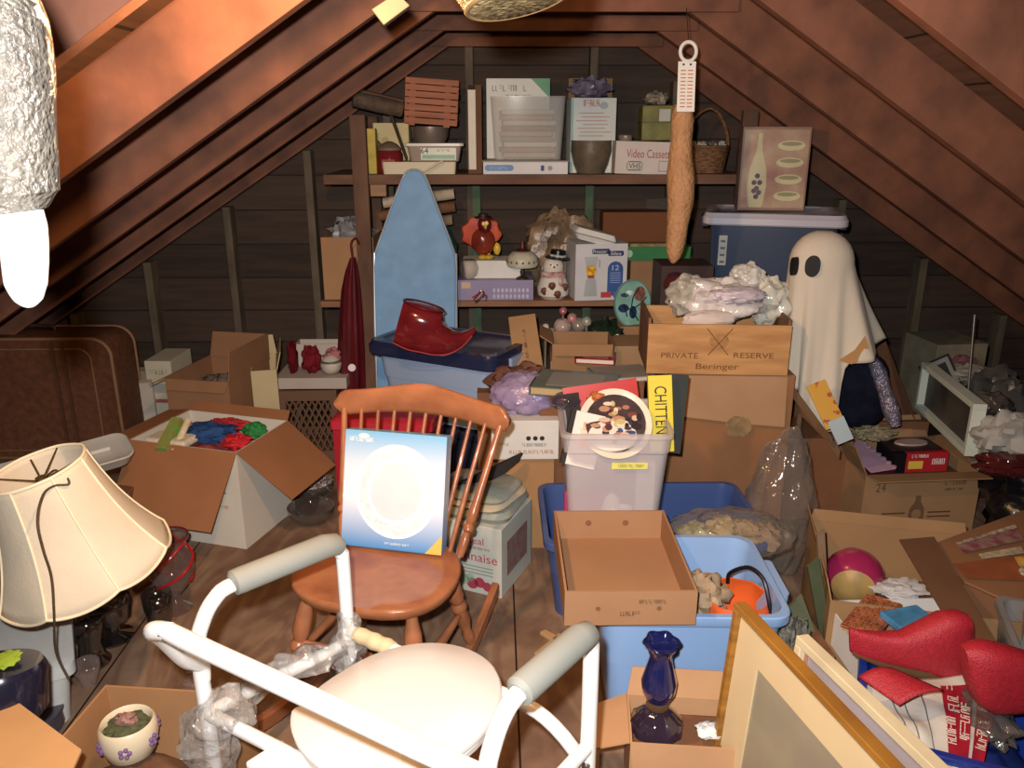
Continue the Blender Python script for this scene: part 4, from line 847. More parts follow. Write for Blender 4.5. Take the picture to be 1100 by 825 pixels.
# glass vases
def vase(label, px, py, prof, m, group='glass vases under the lampshade', n=30, name='glass_vase', cat='vase', wob=None, z=0):
    c = F(px, py, z)
    return solo(name, label, cat, M().lathe(prof, n, wob=wob, cap1=False), m, loc=c, smooth=True, group=group, sol=.003)
DG = clearmat('2a2625', .05, .5); 
t = root('cranberry_vase', 'clear glass vase with swirled cranberry red trails to the lampshade\'s side', 'vase', F(190, 655, 0))
mk('vase_body', M().lathe([(.045,0),(.05,.008),(.022,.03),(.018,.06),(.05,.10),(.072,.15),(.07,.2),(.052,.235),(.058,.265),(.065,.275)], 40, cap1=False), glass('9c8a84', alpha=.28), t, smooth=True, sol=.003)
def rad(zz):
    pr = [(.05,.10),(.072,.15),(.07,.2),(.052,.235),(.058,.265),(.065,.275)]
    for (a, z0), (b_, z1_) in zip(pr, pr[1:]):
        if z0 <= zz <= z1_: return a+(b_-a)*(zz-z0)/(z1_-z0)
    return .06
for k in range(3): mk('red_trail', M().tube([Vector(((rad(.11+.15*i/20)+.003)*math.cos(2.1*k+i*.2), (rad(.11+.15*i/20)+.003)*math.sin(2.1*k+i*.2), .11+.15*i/20)) for i in range(21)], .005, 8), mat('a8161f', .08, .1, coat=1), t, smooth=True)
mk('rim', M().tube([Vector((.065*math.cos(a), .065*math.sin(a), .275)) for a in [2*math.pi*i/30 for i in range(30)]], .004, 8, closed=True), mat('6d1c22', .1, coat=1), t, smooth=True)
vase('dark smoked glass footed vase nearest the open brown carton', 100, 712, [(.05,0),(.052,.008),(.036,.03),(.03,.07),(.042,.12),(.05,.16)], DG)
vase('wide smoked glass goblet bowl just under the lampshade\'s scalloped hem', 122, 685, [(.06,0),(.062,.008),(.02,.02),(.02,.05),(.06,.075),(.068,.12),(.066,.17)], DG)
vase('smoky glass tumbler beneath the cranberry swirled vase', 172, 668, [(.035,0),(.042,.05),(.045,.11)], DG)
vase('pale green pressed glass jar between the foam chest and smoked vases', 72, 690, [(.05,0),(.055,.01),(.055,.06),(.05,.09),(.06,.10)], glass('a9b8a4', alpha=.5))
solo('red_glass_ball', 'tiny red faceted glass bead on the floor under the lampshade', 'bead', M().blob((0,0,.012), (.013,.013,.012), .3, 6, 2, 10), mat('b01c2c', .1, .3, 40, coat=1), loc=F(164, 640, 0))
t = root('silver_ornament', 'small clear glass ornament on a wire by the near commode leg', 'ornament', F(207, 745, 0)); mk('bulb', M().blob((0,0,.03), (.022,.022,.03), .3, 5, 4, 20, crease=.4), glass('b9a8a4', alpha=.5), t, smooth=True); mk('red_bead', M().blob((-.012,-.02,.01), (.008,.008,.008), 0,1,0,10), mat('b01c3c', .2), t, smooth=True)
vase('clear wine glass lying mouth-up beside the open brown carton\'s back corner', 96, 735, [(.02,0),(.024,.02),(.034,.05),(.036,.075)], glass('b9aaa2', alpha=.35), name='wine_glass', cat='glass')
# ---------------- open brown carton, near left, with painted pot
A, B = F(60, 860, .0), F(205, 880, .0)
t = carton('cardboard_carton', 'open brown carton near the commode holding a painted flower pot', 'carton', (-.76, 1.46, 0), R(-6), .36, .30, .30, card('a8784c'), {}, t=.006)
t['label'] = 'open brown carton near the commode holding a painted flower pot'
pc = Vector((-.80, 1.45, .007))
solo('paper_filling', 'brown packing paper wadded in the bottom of the near open carton', 'paper', M().blob((0,0,.10), (.15,.12,.105), .12, 3, 6, 26, flat=-.098), mat('6d4a34', .9, .3, 14), loc=pc, smooth=True)
t = root('flower_pot', 'round white pot painted with purple flowers inside the near open carton', 'pot', pc+Vector((-.03,.07,.195)))
PW = mat('d6c6a6', .4, .05, coat=.3)
mk('pot_body', M().lathe([(.05,0),(.066,.012),(.078,.06),(.075,.10),(.068,.108),(.062,.098),(.055,.03)], 36), PW, t, smooth=True)
for k in range(6):
    a = 2*math.pi*k/6-1.3; cx0 = Vector((.0785*math.cos(a), .0785*math.sin(a), .06)); T3 = Matrix.Rotation(a, 3, 'Z')
    b = M()
    for j in range(5): q = 2*math.pi*j/5; b.blob(cx0+T3@Vector((0, .012*math.cos(q), .012*math.sin(q))), (.007,.007,.007), 0, 1, 0, 8)
    mk('flower_print', b, mat('7a5a8c', .4), t, smooth=True)
mk('pink_knob', M().blob((0,0,.112), (.03,.02,.02), .35, 4, 3, 22, crease=.2), mat('94685e', .6), t, smooth=True)
mk('moss', M().blob((0,0,.092), (.058,.058,.012), .3, 6, 3, 24), mat('4d5236', .9, .4, 60), t, smooth=True)
t.matrix_world = wm(t) @ Matrix.Scale(.8, 4)
# ---------------- dark lids with green emblem and the nearer carton flap
t = root('round_tin', 'round dark navy tin with a lime green leaf on top at the frame\'s edge', 'tin', V(2, 718, 1.45)-Vector((0.02,0,.12))); mk('tin_body', M().lathe([(.075,0),(.085,.01),(.088,.10),(.08,.115),(.0,.12)], 36, T=Matrix.Rotation(R(-12), 3, 'X')), mat('1c1c30', .2, .1, coat=.6), t, smooth=True)
mk('leaf_print', M().blob((.015,.02,.126), (.028,.032,.003), .5, 4, 5, 24, T=None), mat('8fb02c', .4), t, smooth=True)
solo('round_tin', 'grey-rimmed dark round tin standing beneath the lime leaf tin', 'tin', M().lathe([(.10,0),(.11,.01),(.11,.05),(.115,.055),(.115,.065),(.1,.068)], 36), mat('4c4854', .3, .1, coat=.4), loc=F(18, 770, .05)+Vector((0,0,-.05)), smooth=True)
t = carton('cardboard_carton', 'tan carton with its wide flap folded out at the frame\'s bottom corner', 'carton', (-.92, 1.08, 0), R(-32), .34, .3, .34, card('b98a58'), {'r': (95, .10)})
Q = [V(-30, 735, 1.25), V(88, 806, 1.12), V(70, 880, 1.06), V(-60, 850, 1.1)]
t2 = solo('cardboard_flap', 'flat tan cardboard sheet lying on the carton at the frame\'s bottom corner', 'cardboard', M().slab([F(-40, 735, .42), F(20, 757, .42), F(88, 808, .42), F(60, 870, .42), F(-60, 900, .42)], -.006), card('c4935e'), loc=F(0, 780, .42), world=True)
solo('blue_envelope', 'bit of light blue paper lying on the tan cardboard sheet', 'paper', M().slab([F(-20, 740, .425), F(9, 750, .425), F(2, 766, .425), F(-30, 765, .425)], .002), paper('5fb4c8'), loc=F(0, 750, .425), world=True)
# ================================================================ CENTRE
# blue tubs on the left of the shelf
NAVY = plas('20284a', .3, coat=.3); LAV = plas('8fa6c8', .3)
A, B = V(398, 400, 3.42), V(530, 420, 3.12); A.z = B.z = .33
c, r, w = eb(A, B, .36)
tub('storage_tub', 'dark navy storage tub supporting the light blue lidded tub', 'tub', Vector((c.x, c.y, 0)), r, w*.98, .38, .33, plas('252b44', .3), group=None, lid=None)
t = tub('storage_tub', 'light blue storage tub with a navy lid in front of the ironing board', 'tub', Vector((c.x, c.y, .332)), r, w, .36, .325, LAV, lid=NAVY, tp=.86, sk=.045)
LT = .332+.325+.018
# ironing board
bt = Vector((PX(445, 3.86, 1.36), 3.86, ZT(PX(445, 3.86, 1.3), 3.86, 183))); bb = Vector((PX(447, 3.66, .0), 3.70, .0))
zx = (bt-bb).normalized(); xx = Vector((1, .0, 0)); xx = (xx-zx*xx.dot(zx)).normalized(); yy = zx.cross(xx); mw = Matrix((xx, yy, zx)).transposed().to_4x4(); mw.translation = bb; Lb = (bt-bb).length
t = root('ironing_board', 'sky blue ironing board standing on end, nose up, against the shelf', 'ironing board', mw=mw)
hw = .19; prof = [(0, 0), (.12, .08), (.185, .3), (.19, Lb*.68), (.183, Lb*.725), (.14, Lb*.81), (.088, Lb*.91), (.054, Lb*.97), (.036, Lb*.992), (.014, Lb)]
poly = [(x_, z_) for x_, z_ in prof]+[(-x_, z_) for x_, z_ in prof[::-1]]
mk('board_cover', M().prism(poly[1:-1] if False else poly, -.015, .015), mat('6b9ccb', .6, .1, 14), t, bev=.006)
mk('board_edge', M().tube([(x_, .0, z_) for x_, z_ in poly[1:-1]], .007, 8, 2), mat('b9c4cc', .35, metal=.4), t, smooth=True)
for s_ in (-1, 1): mk('leg', M().tube([(s_*.09, .03, Lb*.75), (s_*.07, .045, Lb*.3), (s_*.11, .05, Lb*.06)], .009, 8, 3), mat('b0aea6', .3, metal=.6), t, smooth=True)
mk('foot_rod', M().tube([(.02,.03,Lb*.99),(.05,.02,Lb*1.0),(.13,.02,Lb*1.035)], .004, 6), mat('c9bfae', .5), t, smooth=True)
# curled-toe boot on the navy lid
t = root('elf_boot', 'glossy dark red curled-toe boot planter standing on the navy tub lid', 'boot', (0,0,0))
YB = 3.17
def vb(px, py): return V(px, py, YB)
BW = mat('7a1a20', .12, .2, 8, coat=1, second='5c1016')
zoff = LT+.002-V(452, 350, YB).z
St = [((433,291),(421,338),.052),((440,292),(429,342),.064),((449,294),(440,345),.068),((459,297),(450,348),.068),((468,300),(459,350),.064),((475,304),(467,351),.058),((475,312),(474,352),.056),((479,319),(482,351),.054),((486,325),(490,348),.05),((494,326),(498,342),.04),((502,324),(505,335),.026),((509,320),(511,325),.01)]
mk('boot_body', M().ribs([(vb(*u)+Vector((0,0,zoff)), vb(*l)+Vector((0,0,zoff)), w_) for u, l, w_ in St], 22, 2.6), BW, t, world=True, smooth=True)
mk('toe_curl', M().tube([vb(508,321), vb(513,317), vb(517,313), vb(520,315), vb(519,320)], [.008,.005,.004,.004,.003], 8, 4), BW, t, world=True, smooth=True)
uc = (vb(433,291)+vb(476,303))/2+Vector((0,0,zoff))
mk('collar_rim', M().tube([vb(433,291).lerp(vb(476,303), .5)+Vector((0,0,zoff))+(vb(476,303)-vb(433,291))/2*math.cos(a)*1.02+Vector((0,.06*math.sin(a),0)) for a in [2*math.pi*i/28 for i in range(28)]], .004, 8, closed=True), mat('5c1218', .3), t, world=True, smooth=True)
mk('sole_stitching', M().tube([vb(px, py)+Vector((0,-.062+.0006*abs(px-460)*.4,zoff)) for px, py in ((422,334),(437,341),(452,344),(467,347),(482,346),(496,339),(507,327))], .003, 6, 3), mat('a03a3c', .4), t, world=True, smooth=True)
t.location = (0,0,0)
# red storage box behind the rocking chair
t, w, h, d = box_at('red_storage_box', 'bright red lidded plastic box seen through the rocking chair spindles', 'box', 364, 466, 462, 2.92, 0, .3, plas('a81c2c', .3), -6)
mk('lid', M().loft([rr(w+.02,.32,.02,h), rr(w+.02,.32,.02,h+.03), rr(w-.02,.29,.02,h+.04)]), plas('c02636', .3), t, smooth=True, auto=40)
# cardboard sleeve leaning, tan
mw, w, h = q3(V(527, 345, 3.45), V(556, 341, 3.45), V(554, 406, 3.2))
t = root('long_carton', 'long narrow tan carton leaning diagonally between the navy lid and the picture book', 'carton', mw=mw)
mk('carton_body', M().box(0, w, 0, .05, 0, h), card('ab8257'), t, bev=.002); ftext(t, '~handwriting', w*.5, h*.5, h*.5, .012, INKB, 0, ang=-90)
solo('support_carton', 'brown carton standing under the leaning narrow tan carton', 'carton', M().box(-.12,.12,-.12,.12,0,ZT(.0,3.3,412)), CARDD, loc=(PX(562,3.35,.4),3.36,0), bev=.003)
# carton stack centre: white banana-type box on tan carton
t, w, h, d = box_at('cardboard_carton', 'tan carton under the white printed carton, behind the mayonnaise box', 'carton', 527, 594, 492, 2.80, 0, .34, card('a87b50'), 0)
zq = h+.002
t, w, h, d = box_at('white_carton', 'white printed carton with red and black lettering under the purple bag', 'carton', 528, 600, 452, 2.78, zq, .32, paper('cdc9c2'), 0)
for i, x_ in enumerate((-.05, 0, .05)): fdisc(t, 'mark_print', w*.15+x_*.5, h*.55, .009, .009, INK, -.16, n=10)
ftext(t, '~small', w*.12, h*.38, w*.36, .012, mat('5a5c60'), -.16); ftext(t, '~large line', w*.1, h*.2, w*.66, .014, mat('b0604a'), -.16); ftext(t, '~number', -w*.34, h*.4, w*.18, .01, mat('6b6c70'), -.16)
zq2 = zq+h
solo('purple_bag', 'clear bag of lilac purple fabric on the white printed carton', 'bag', M().blob((0,0,.055), (.14,.12,.085), .1, 3, 4, 44, flat=-.052, crease=.12), mat('84709c', .25, .15, 12, bump=.7, bscale=30, spec=.8, second='a493b4'), loc=(PX(566,2.9,zq2),2.92,zq2+.001), smooth=True)
solo('dark_cloth', 'dusty maroon cloth heaped behind the lilac purple bag', 'cloth', M().blob((0,0,.06), (.14,.1,.075), .3, 3, 14, 30, flat=-.058, crease=.3), cloth('6b4638', .3), loc=(PX(560,3.06,zq2),3.05,zq2-.0), smooth=True)
solo('support_carton', 'brown carton hidden behind the white printed carton', 'carton', M().box(-.2,.12,0,.14,0,zq2-.001), CARDD, loc=(PX(566,3.1,zq2),2.99+.12,0), bev=.003)
# open carton with Christmas glass under the shelf
zs = .48
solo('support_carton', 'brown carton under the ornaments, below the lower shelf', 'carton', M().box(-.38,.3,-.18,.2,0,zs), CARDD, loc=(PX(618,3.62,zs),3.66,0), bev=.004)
for i, (px, py, rr_, hx, lb) in enumerate(((604,352,.04,'b9a39c','pearly clear'),(615,344,.022,'c48a88','pink'),(594,362,.024,'b59a94','dusty rose'),(586,352,.016,'d9cfc4','white'),(622,352,.035,'93887c','smoky'),(606,338,.018,'b86a70','red-pink'),(630,346,.022,'a9a79c','grey glass'))):
    c = V(px, py+4, 3.5); c.z = zs+.002
    zc_ = ZT(c.x, 3.5, py)
    t = root('glass_ornament', '%s glass ball ornament heaped below the lower shelf' % lb, 'ornament', (c.x, 3.5+.03*(i % 3), zs+.002), group='glass ornaments below the lower shelf')
    mk('bulb', M().blob((0,0,zc_-zs), (rr_,rr_,rr_), .08, 3, i, 22), mat(hx, .1, .2, 20, coat=1, metal=.3), t, smooth=True)
    mk('holder', M().lathe([(.012,0),(.006,.01),(.005,zc_-zs-rr_*.9)], 10), mat('7a6a5a', .5), t, smooth=True)
solo('black_green_bag', 'shiny black and green plastic bag stuffed below the lower shelf', 'bag', M().blob((0,0,.12), (.11,.09,.13), .3, 3, 22, 36, flat=-.118, crease=.5), mat('141a16', .15, .4, 10, bump=.6, bscale=30, spec=.9, second='1f3a28'), loc=(PX(648,3.5,zs),3.55,zs), smooth=True)
c, r, w, h = sb(592, 655, 370, 3.2, .33, .22, -3)
c.z = .33
solo('support_carton', 'brown carton beneath the open carton of papers in the centre', 'carton', M().box(-.24,.24,-.14,.14,0,.328), CARDD, loc=(c.x,c.y,0), bev=.004)
carton('cardboard_carton', 'small open tan carton holding a red book behind the grey picture book', 'carton', c, r, w, .22, h, card('97704c'), {'f': (150, .05), 'l': (60, .06)})
def book(label, c, rz, w, d, th, cov, pg='cfc3a4', group=None, tilt=None, cover_print=None, name='book', mw=None):
    t = root(name, label, 'book', c, rz, group, mw)
    if tilt: t.matrix_world = t.matrix_world @ tilt
    mk('page_block', M().box(-w/2+.006,w/2-.004,-d/2+.004,d/2-.004,.003,th-.003), paper(pg), t)
    for z0 in (0, th-.003): mk('cover', M().box(-w/2,w/2,-d/2,d/2,z0,z0+.003), cov, t)
    mk('spine', M().box(-w/2-.002,-w/2+.004,-d/2,d/2,.0,th), cov, t)
    if cover_print: mk('cover_print', M().box(-w*.32,w*.34,-d*.36,d*.36,th,th+.0008), cover_print, t)
    return t
cb = Vector((PX(641, 3.2, .68), 3.22, 0)); cb.z = ZT(cb.x, 3.2, 386)-.01
solo('paper_stack', 'stack of magazines filling the small open carton under the red book', 'magazines', M().box(-.13,.13,-.09,.09,0,cb.z-.341), paper('8e7a68'), loc=(c.x,c.y,.336), rz=r, bev=.003)
book('small red hardback book with a framed cover lying on the magazines', cb, R(-12), .16, .12, .022, mat('a3222c', .35, coat=.3), 'd9c9b8', cover_print=mat('b0766a', .4, .3, 20))
# large grey picture book on stack
zb_ = ZT(.2, 2.75, 425); 
P_ = [F(577, 405, zb_+.035), F(636, 396, zb_+.035), F(655, 404, zb_+.035), F(605, 426, zb_+.035)]
cbk = V(618, 416, 2.84); cbk.z = zb_
solo('support_carton', 'brown carton standing under the large grey picture book', 'carton', M().box(-.13,.15,-.06,.12,0,zb_-.001), CARDD, loc=(cbk.x,cbk.y+.05,0), bev=.003)
book('large grey picture book with a faded cover in front of the small open carton', cbk, R(-14), .30, .23, .03, mat('67746c', .35, .15, 10, coat=.3), 'b39a6a', cover_print=mat('7d7a78', .35, .3, 9, second='8a8c84'))
book('thin grey album lying partly under the wooden crate beside the grey picture book', Vector((PX(668,2.95,zb_),2.98,zb_)), R(12), .22, .16, .02, mat('8a8278', .5), 'c4b8a8')
solo('support_carton', 'brown carton below the thin grey album beside the wooden crate', 'carton', M().box(-.1,.08,-.08,.1,0,zb_-.001), CARDD, loc=(PX(668,2.95,zb_),2.99,0), bev=.003)
# black umbrella-like slat, floor board between
Q = [V(484, 524, 2.62), V(562, 487, 2.72), V(557, 496, 2.70), V(540, 510, 2.68), V(490, 534, 2.62)]
t = solo('folded_umbrella', 'black pointed wedge of folded umbrella cloth sticking out above the mayonnaise box', 'umbrella', M().slab(Q, .02), mat('1c1818', .7), loc=Q[0], world=True)
# mayonnaise box with books/bags on top
A, B = F(450, 625, 0), F(537, 646, 0)
c, r, w = eb(A, B, .30); h = ZT(B.x, B.y, 572)
t = shut('mayonnaise_carton', 'white and grey mayonnaise carton with red lettering behind the rocking chair', 'carton', c, r, w, .27, h, mat('b5b8ae', .7, .08, 9))
d2 = -.135
ftext(t, 'Real', w*.19, h*.78, w*.2, h*.10, mat('b0303c'), d2); ftext(t, '~middle line', w*.2, h*.67, w*.32, h*.035, mat('9a5058'), d2); ftext(t, 'mayonnaise', w*.08, h*.52, w*.74, h*.16, mat('b82438'), d2)
for i in range(3): frect(t, 'print_line', w*.2, h*(.4-.05*i), w*.4, h*.014, mat('7a8a80'), d2)
for dx, dz, rr_ in ((.05,.18,.02),(.15,.14,.022),(.24,.17,.02),(.33,.13,.018),(.12,.22,.016)): fdisc(t, 'vegetable_print', w*dx, h*dz, rr_, rr_, mat('a8384a' if dz < .18 else '8fa890', .5), d2, n=14)
b = M(); mk('side_print', M().box(w/2+.0002, w/2+.001, -.09, .09, h*.25, h*.75), mat('6d6a66', .7, .4, 30, second='94504c'), t)
for i, (hx, th, lb) in enumerate((('8a8f84', .035, 'flat grey-green bag of linens directly on the mayonnaise carton'), ('b5a88e', .02, 'folded tan paper bag between the linens and topmost grey cover'), ('8e9388', .022, 'topmost grey-green vinyl cover on the mayonnaise carton'))):
    z0 = h+.003+(0, .037, .059)[i]
    lo = [rr(w*.92-.02*i, .26-.02*i, .05, z0), rr(w*.98-.02*i, .28-.02*i, .06, z0+th*.5), rr(w*.9-.02*i, .25-.02*i, .05, z0+th)]
    solo('folded_cover', lb, 'cover', M().loft([[v-Vector((0,0,z0)) for v in l] for l in lo]), mat(hx, .45, .12, 10, bump=.3, bscale=30), loc=Vector((c.x+.01, c.y+.01, z0)), rz=r+R((4, -6, 3)[i]), smooth=True, group='folded covers on the mayonnaise carton')
# navy tub under the clear bin
A = F(587, 670, 0); B = Vector((A.x+.72, 2.28, 0))
t = tub('storage_tub', 'dark blue-grey tub on the floor underneath the clear plastic bin', 'tub', Vector((A.x+.36, 2.3+.24, 0)), 0, .74, .48, .285, plas('3f5590', .35), tp=.93, handles=False)
# clear bin
cbn = Vector(((PX(605, 2.3, .66)+PX(727, 2.3, .66))/2, 2.47, .29)); wb = PX(727, 2.3, .66)-PX(604, 2.3, .66)
t = root('clear_bin', 'translucent plastic bin of books and a collector plate on the navy tub', 'bin', cbn, R(-2))
hb = .66-.29
b = M(); b.loft([rr(wb*.80,.27,.03,0), rr(wb*.93,.32,.03,hb-.07), rr(wb*.95,.33,.03,hb-.065), rr(wb*.96,.335,.03,hb-.02), rr(wb,.35,.03,hb-.015), rr(wb,.35,.03,hb), rr(wb-.03,.33,.03,hb), rr(wb*.93-.01,.315,.03,hb-.07), rr(wb*.8-.01,.26,.03,.006)])
mk('bin_shell', b, mat('d6cccf', .3, .05, 3, spec=.5, alpha=.42), t, smooth=True, auto=40)
frect(t, 'yellow_label', w and .04, hb*.72, .11, .022, mat('d8d060', .5), -.167); ftext(t, '~label text', .045, hb*.72, .08, .01, mat('8f8c40'), -.1676)
def inb(x_, y_, z_): return wm(t) @ Vector((x_, y_, z_))
for nm, lb, x_, y_, z0, w_, h_, th, hx, rot in (('magenta_book','magenta covered book upright low in the clear bin',-.07,-.10,.01,.17,.14,.02,'b03060',0),('purple_folder','dusty mauve folder standing in the clear bin behind the magenta book',.03,-.05,.01,.2,.27,.012,'8f5a68',2),
        ('white_papers','bundle of pale papers along the clear bin\'s wall',.10,-.09,.01,.06,.24,.03,'cdbdb0',0)):
    solo(nm, lb, 'book', M().box(-w_/2,w_/2,-th/2,th/2,0,h_), mat(hx, .5, .1, 10), loc=inb(x_, y_, z0), rz=R(rot), bev=.002)
solo('white_figurine', 'white porcelain bird figurine pressed against the clear bin\'s front', 'figurine', M().blob((0,0,.05), (.03,.018,.05), .15, 3, 2, 24, flat=-.05).blob((.035,0,.05), (.03,.01,.016), .2, 4, 5, 16), mat('e0d2c8', .3, coat=.3), loc=inb(-.005, -.122, .05+.0), smooth=True)
# collector plate
pcn = V(661, 455, 2.36)
mwp = Matrix.Translation(pcn) @ Matrix.Rotation(R(-38), 4, 'X')
t2 = root('collector_plate', 'round cream-rimmed collector plate with a crowd scene leaning in the clear bin', 'plate', mw=mwp)
R0 = .114
mk('plate_rim', M().lathe([(R0*.55,.012),(R0*.8,.010),(R0,.0),(R0,-.004),(R0*.8,.002),(R0*.76,.004),(.001,.004)], 48, T=Matrix.Rotation(R(90), 3, 'X') @ Matrix.Scale(-1, 3, (0,0,1)) ), mat('d9cfb8', .2, .03, coat=.6), t2, smooth=True)
b = fdisc(t2, 'plate_picture', 0, 0, R0*.82, R0*.82, mat('4c3a3a', .3, .3, 14, second='2c2426'), -.006)
fdisc(t2, 'snow_print', -R0*.1, -R0*.36, R0*.66, R0*.44, mat('cfc6bc', .3, .1), -.0066, n=30)
rg = random.Random(4)
for i in range(44):
    a = rg.uniform(0, 6.28); q = R0*.7*math.sqrt(rg.random()); fdisc(t2, 'figure_print', q*math.cos(a), q*math.sin(a)*.8, rg.uniform(.007,.02), rg.uniform(.005,.013), mat(rg.choice(['2c2226','a56a52','7a3c34','d0c0a8','b5a468','33466b','b07c60','c8a48c','4a2c2c']), .4), -.0072-.00012*i, n=9)
# magazines in the bin
mw, w_, h_ = q3(V(640, 412, 2.5), V(690, 405, 2.5), V(648, 468, 2.46))
t2 = root('red_magazine', 'red magazine with black lettering behind the collector plate', 'magazine', mw=mw @ Matrix.Translation((-.11, .0, -.05)))
mk('cover', M().box(0, .24, 0, .008, 0, h_+.05), mat('c42a26', .3, .08, coat=.3), t2); mk('black_print', M().box(.0, .05, -.0008, 0, .1, h_+.03), INK, t2); ftext(t2, 'A', .19, h_*.62, .04, .05, INK, 0); ftext(t2, 'V', .13, h_*.8, .05, .03, INK, 0)
mw, w_, h_ = q3(V(681, 406, 2.47), V(707, 405, 2.47), V(698, 466, 2.42))
t2 = root('yellow_book', 'yellow CHITTEN book standing upside down at the clear bin\'s corner', 'book', mw=mw)
mk('cover', M().box(0, w_, 0, .02, -.06, h_), mat('dcc62c', .35, .05, coat=.3), t2, bev=.002); ftext(t2, 'CHITTEN', w_*.5, h_*.40, h_*.82, w_*.5, INK, 0, ang=-90)
mw, w_, h_ = q3(V(706, 408, 2.51), V(727, 410, 2.51), V(712, 466, 2.47))
slabobj('dark_folder', 'dark green-black folder behind the yellow book in the clear bin', 'folder', mw, w_, h_+.08, .02, mat('2b3030', .6, .1)).data.transform(Matrix.Translation((0,0,-.06)))
mw, w_, h_ = q3(V(596, 440, 2.36), V(632, 448, 2.36), V(606, 480, 2.33))
t2 = root('paperback', 'white and orange paperback slanting in the clear bin\'s near corner', 'book', mw=mw @ Matrix.Translation((0,0,-.05)))
mk('cover', M().box(0, w_, 0, .02, 0, h_+.05), paper('d9cfc6'), t2, bev=.001); mk('black_spine', M().box(-.001, .014, -.001, .021, 0, h_+.051), INK, t2); mk('orange_print', M().box(w_*.4, w_*.95, -.001, 0, h_*.5, h_+.02), mat('c8683c', .5, .7, 40, second='c9bcae'), t2)
solo('purple_glass', 'smoky violet glass dish behind the paperback in the clear bin', 'dish', M().blob((0,0,0), (.06,.04,.03), .1, 3, 3, 24), glass('6a6078', alpha=.6), loc=V(612, 430, 2.52), smooth=True)
solo('orange_flower', 'little orange silk flower beside the collector plate', 'flower', M().blob((0,0,0), (.028,.02,.02), .5, 5, 3, 26, crease=.4), mat('b5622c', .7, .4, 40), loc=V(641, 427, 2.42), smooth=True)
solo('mixed_papers', 'pile of mixed booklets filling the clear bin behind the collector plate', 'booklets', M().box(-.14,.14,-.0,.13,0,hb-.05), mat('8e7f78', .6, .4, 12, (1,1,6)), loc=inb(0, 0, .008), rz=R(-2), bev=.003)
# ---------------- light blue open tub, pumpkin, tray
A, B = Vector((PX(640, 1.78, .37), 1.78, 0)), Vector((PX(852, 1.78, .37), 1.76, 0))
c, r, w = eb(A, B, .44)
LB = plas('84a9dc', .3, coat=.2)
t = tub('storage_tub', 'open light blue storage tub under the shallow cardboard tray', 'tub', Vector((c.x, c.y, 0)), r, w, .44, .37, LB, tp=.88)
frect(t, 'blue_speck', 0, .2, .001, .001, LB, -.18)  # tiny square in the tub's own blue plastic, no darker than the shell
ORN = mat('e0561a', .45, .08, 6, coat=.3)
pc = V(790, 652, 1.93); pc.z = .20
t = root('pumpkin_pail', 'orange plastic pumpkin pail with a black strap handle inside the light blue tub', 'pail', pc)
mk('pail_body', M().lathe([(.07,0),(.095,.03),(.105,.07),(.098,.11),(.088,.135),(.084,.133),(.1,.07),(.07,.008)], 48, wob=lambda a, z_: 1-.05*abs(math.sin(4*a))**2), ORN, t, smooth=True)
mk('handle', M().tube([(-.0,.085,.12),(.0,.07,.16),(.035,.03,.20),(.06,-.02,.195),(.07,-.05,.15),(.075,-.06,.115)], .006, 8, 5), mat('15131a', .4), t, smooth=True)
solo('tub_filling', 'brown paper packing under the pumpkin pail in the light blue tub', 'paper', M().blob((0,0,.1), (.2,.17,.1), .1, 3, 7, 30, flat=-.095), mat('7c6a5a', .8, .2, 12), loc=(c.x, c.y, .012), smooth=True)
solo('paper_bag', 'crumpled brown paper bag in the light blue tub, next to the cardboard tray', 'bag', M().blob((0,0,0), (.075,.07,.07), .35, 2.6, 8, 34, crease=.5), mat('9c8264', .7, .15, 10, bump=.5, bscale=25), loc=V(752, 640, 1.95), smooth=True)
# shallow cardboard tray on the tub
z0 = .375; A, B = F(606, 672, z0), F(747, 671, z0); c, r, w = eb(A, B, .44)
h = ZT(A.x, A.y, 636)-z0
t = carton('cardboard_tray', 'shallow open cardboard tray resting on the rim of the light blue tub', 'tray', Vector((c.x, c.y, z0)), r, w, .44, h, card('a0734f', .06), t=.006)
for x_ in (-.08, .07): fdisc(t, 'hole', x_, h*.5, .006, .006, CARDD, -.22)
fdisc(t, 'hole', -.06, h*.6, .009, .009, CARDD, .214); fdisc(t, 'hole', .05, h*.6, .009, .009, CARDD, .214)
ftext(t, '~stamp', 0, h*.35, .05, .012, INKB, -.22); ftext(t, '~faded stamp', .055, h*.7, .07, .01, INKB, -.22)
fdisc(t, 'bottom_seam', 0, 0, .001, .001, CARDD, -.2)
# ---------------- small carton with blue oil lamp
c = Vector((F(735, 845, .0).x-.0, 1.60, 0)); c.x = PX(735, 1.57, .2)
t = carton('cardboard_carton', 'small open tan carton in front of the light blue tub, beside the blue oil lamp', 'carton', c, R(-6), .25, .17, .20, card('b98a60'), {'l': (112, .12), 'f': (172, .11), 'b': (20, .07)})
solo('packing_tape', 'strip of clear tape across the small tan carton\'s folded flap', 'tape', M().box(-.07,.07,-.001,0,-.03,.02), mat('c9a988', .12, .1, spec=.9, coat=.6), mw=wm(t) @ Matrix.Translation((.02,-.106,.12)))
solo('tissue_wad', 'white tissue scrap inside the small tan carton', 'tissue', M().blob((0,0,0), (.03,.03,.015), .5, 4, 3, 22, crease=.5), WHITE, loc=(c.x+.06, c.y-.02, .19), smooth=True)
solo('paper_filling', 'brown kraft paper stuffed in the small tan carton under the lamp', 'paper', M().box(-.115,.115,-.075,.075,0,.155), CARDD, loc=(c.x,c.y,.008), rz=R(-6), bev=.01)
lz = .166; lc = V(706, 762, 1.60); lc.z = lz
t = root('oil_lamp', 'cobalt blue glass oil lamp with a ruffled chimney standing in the small tan carton', 'lamp', lc)
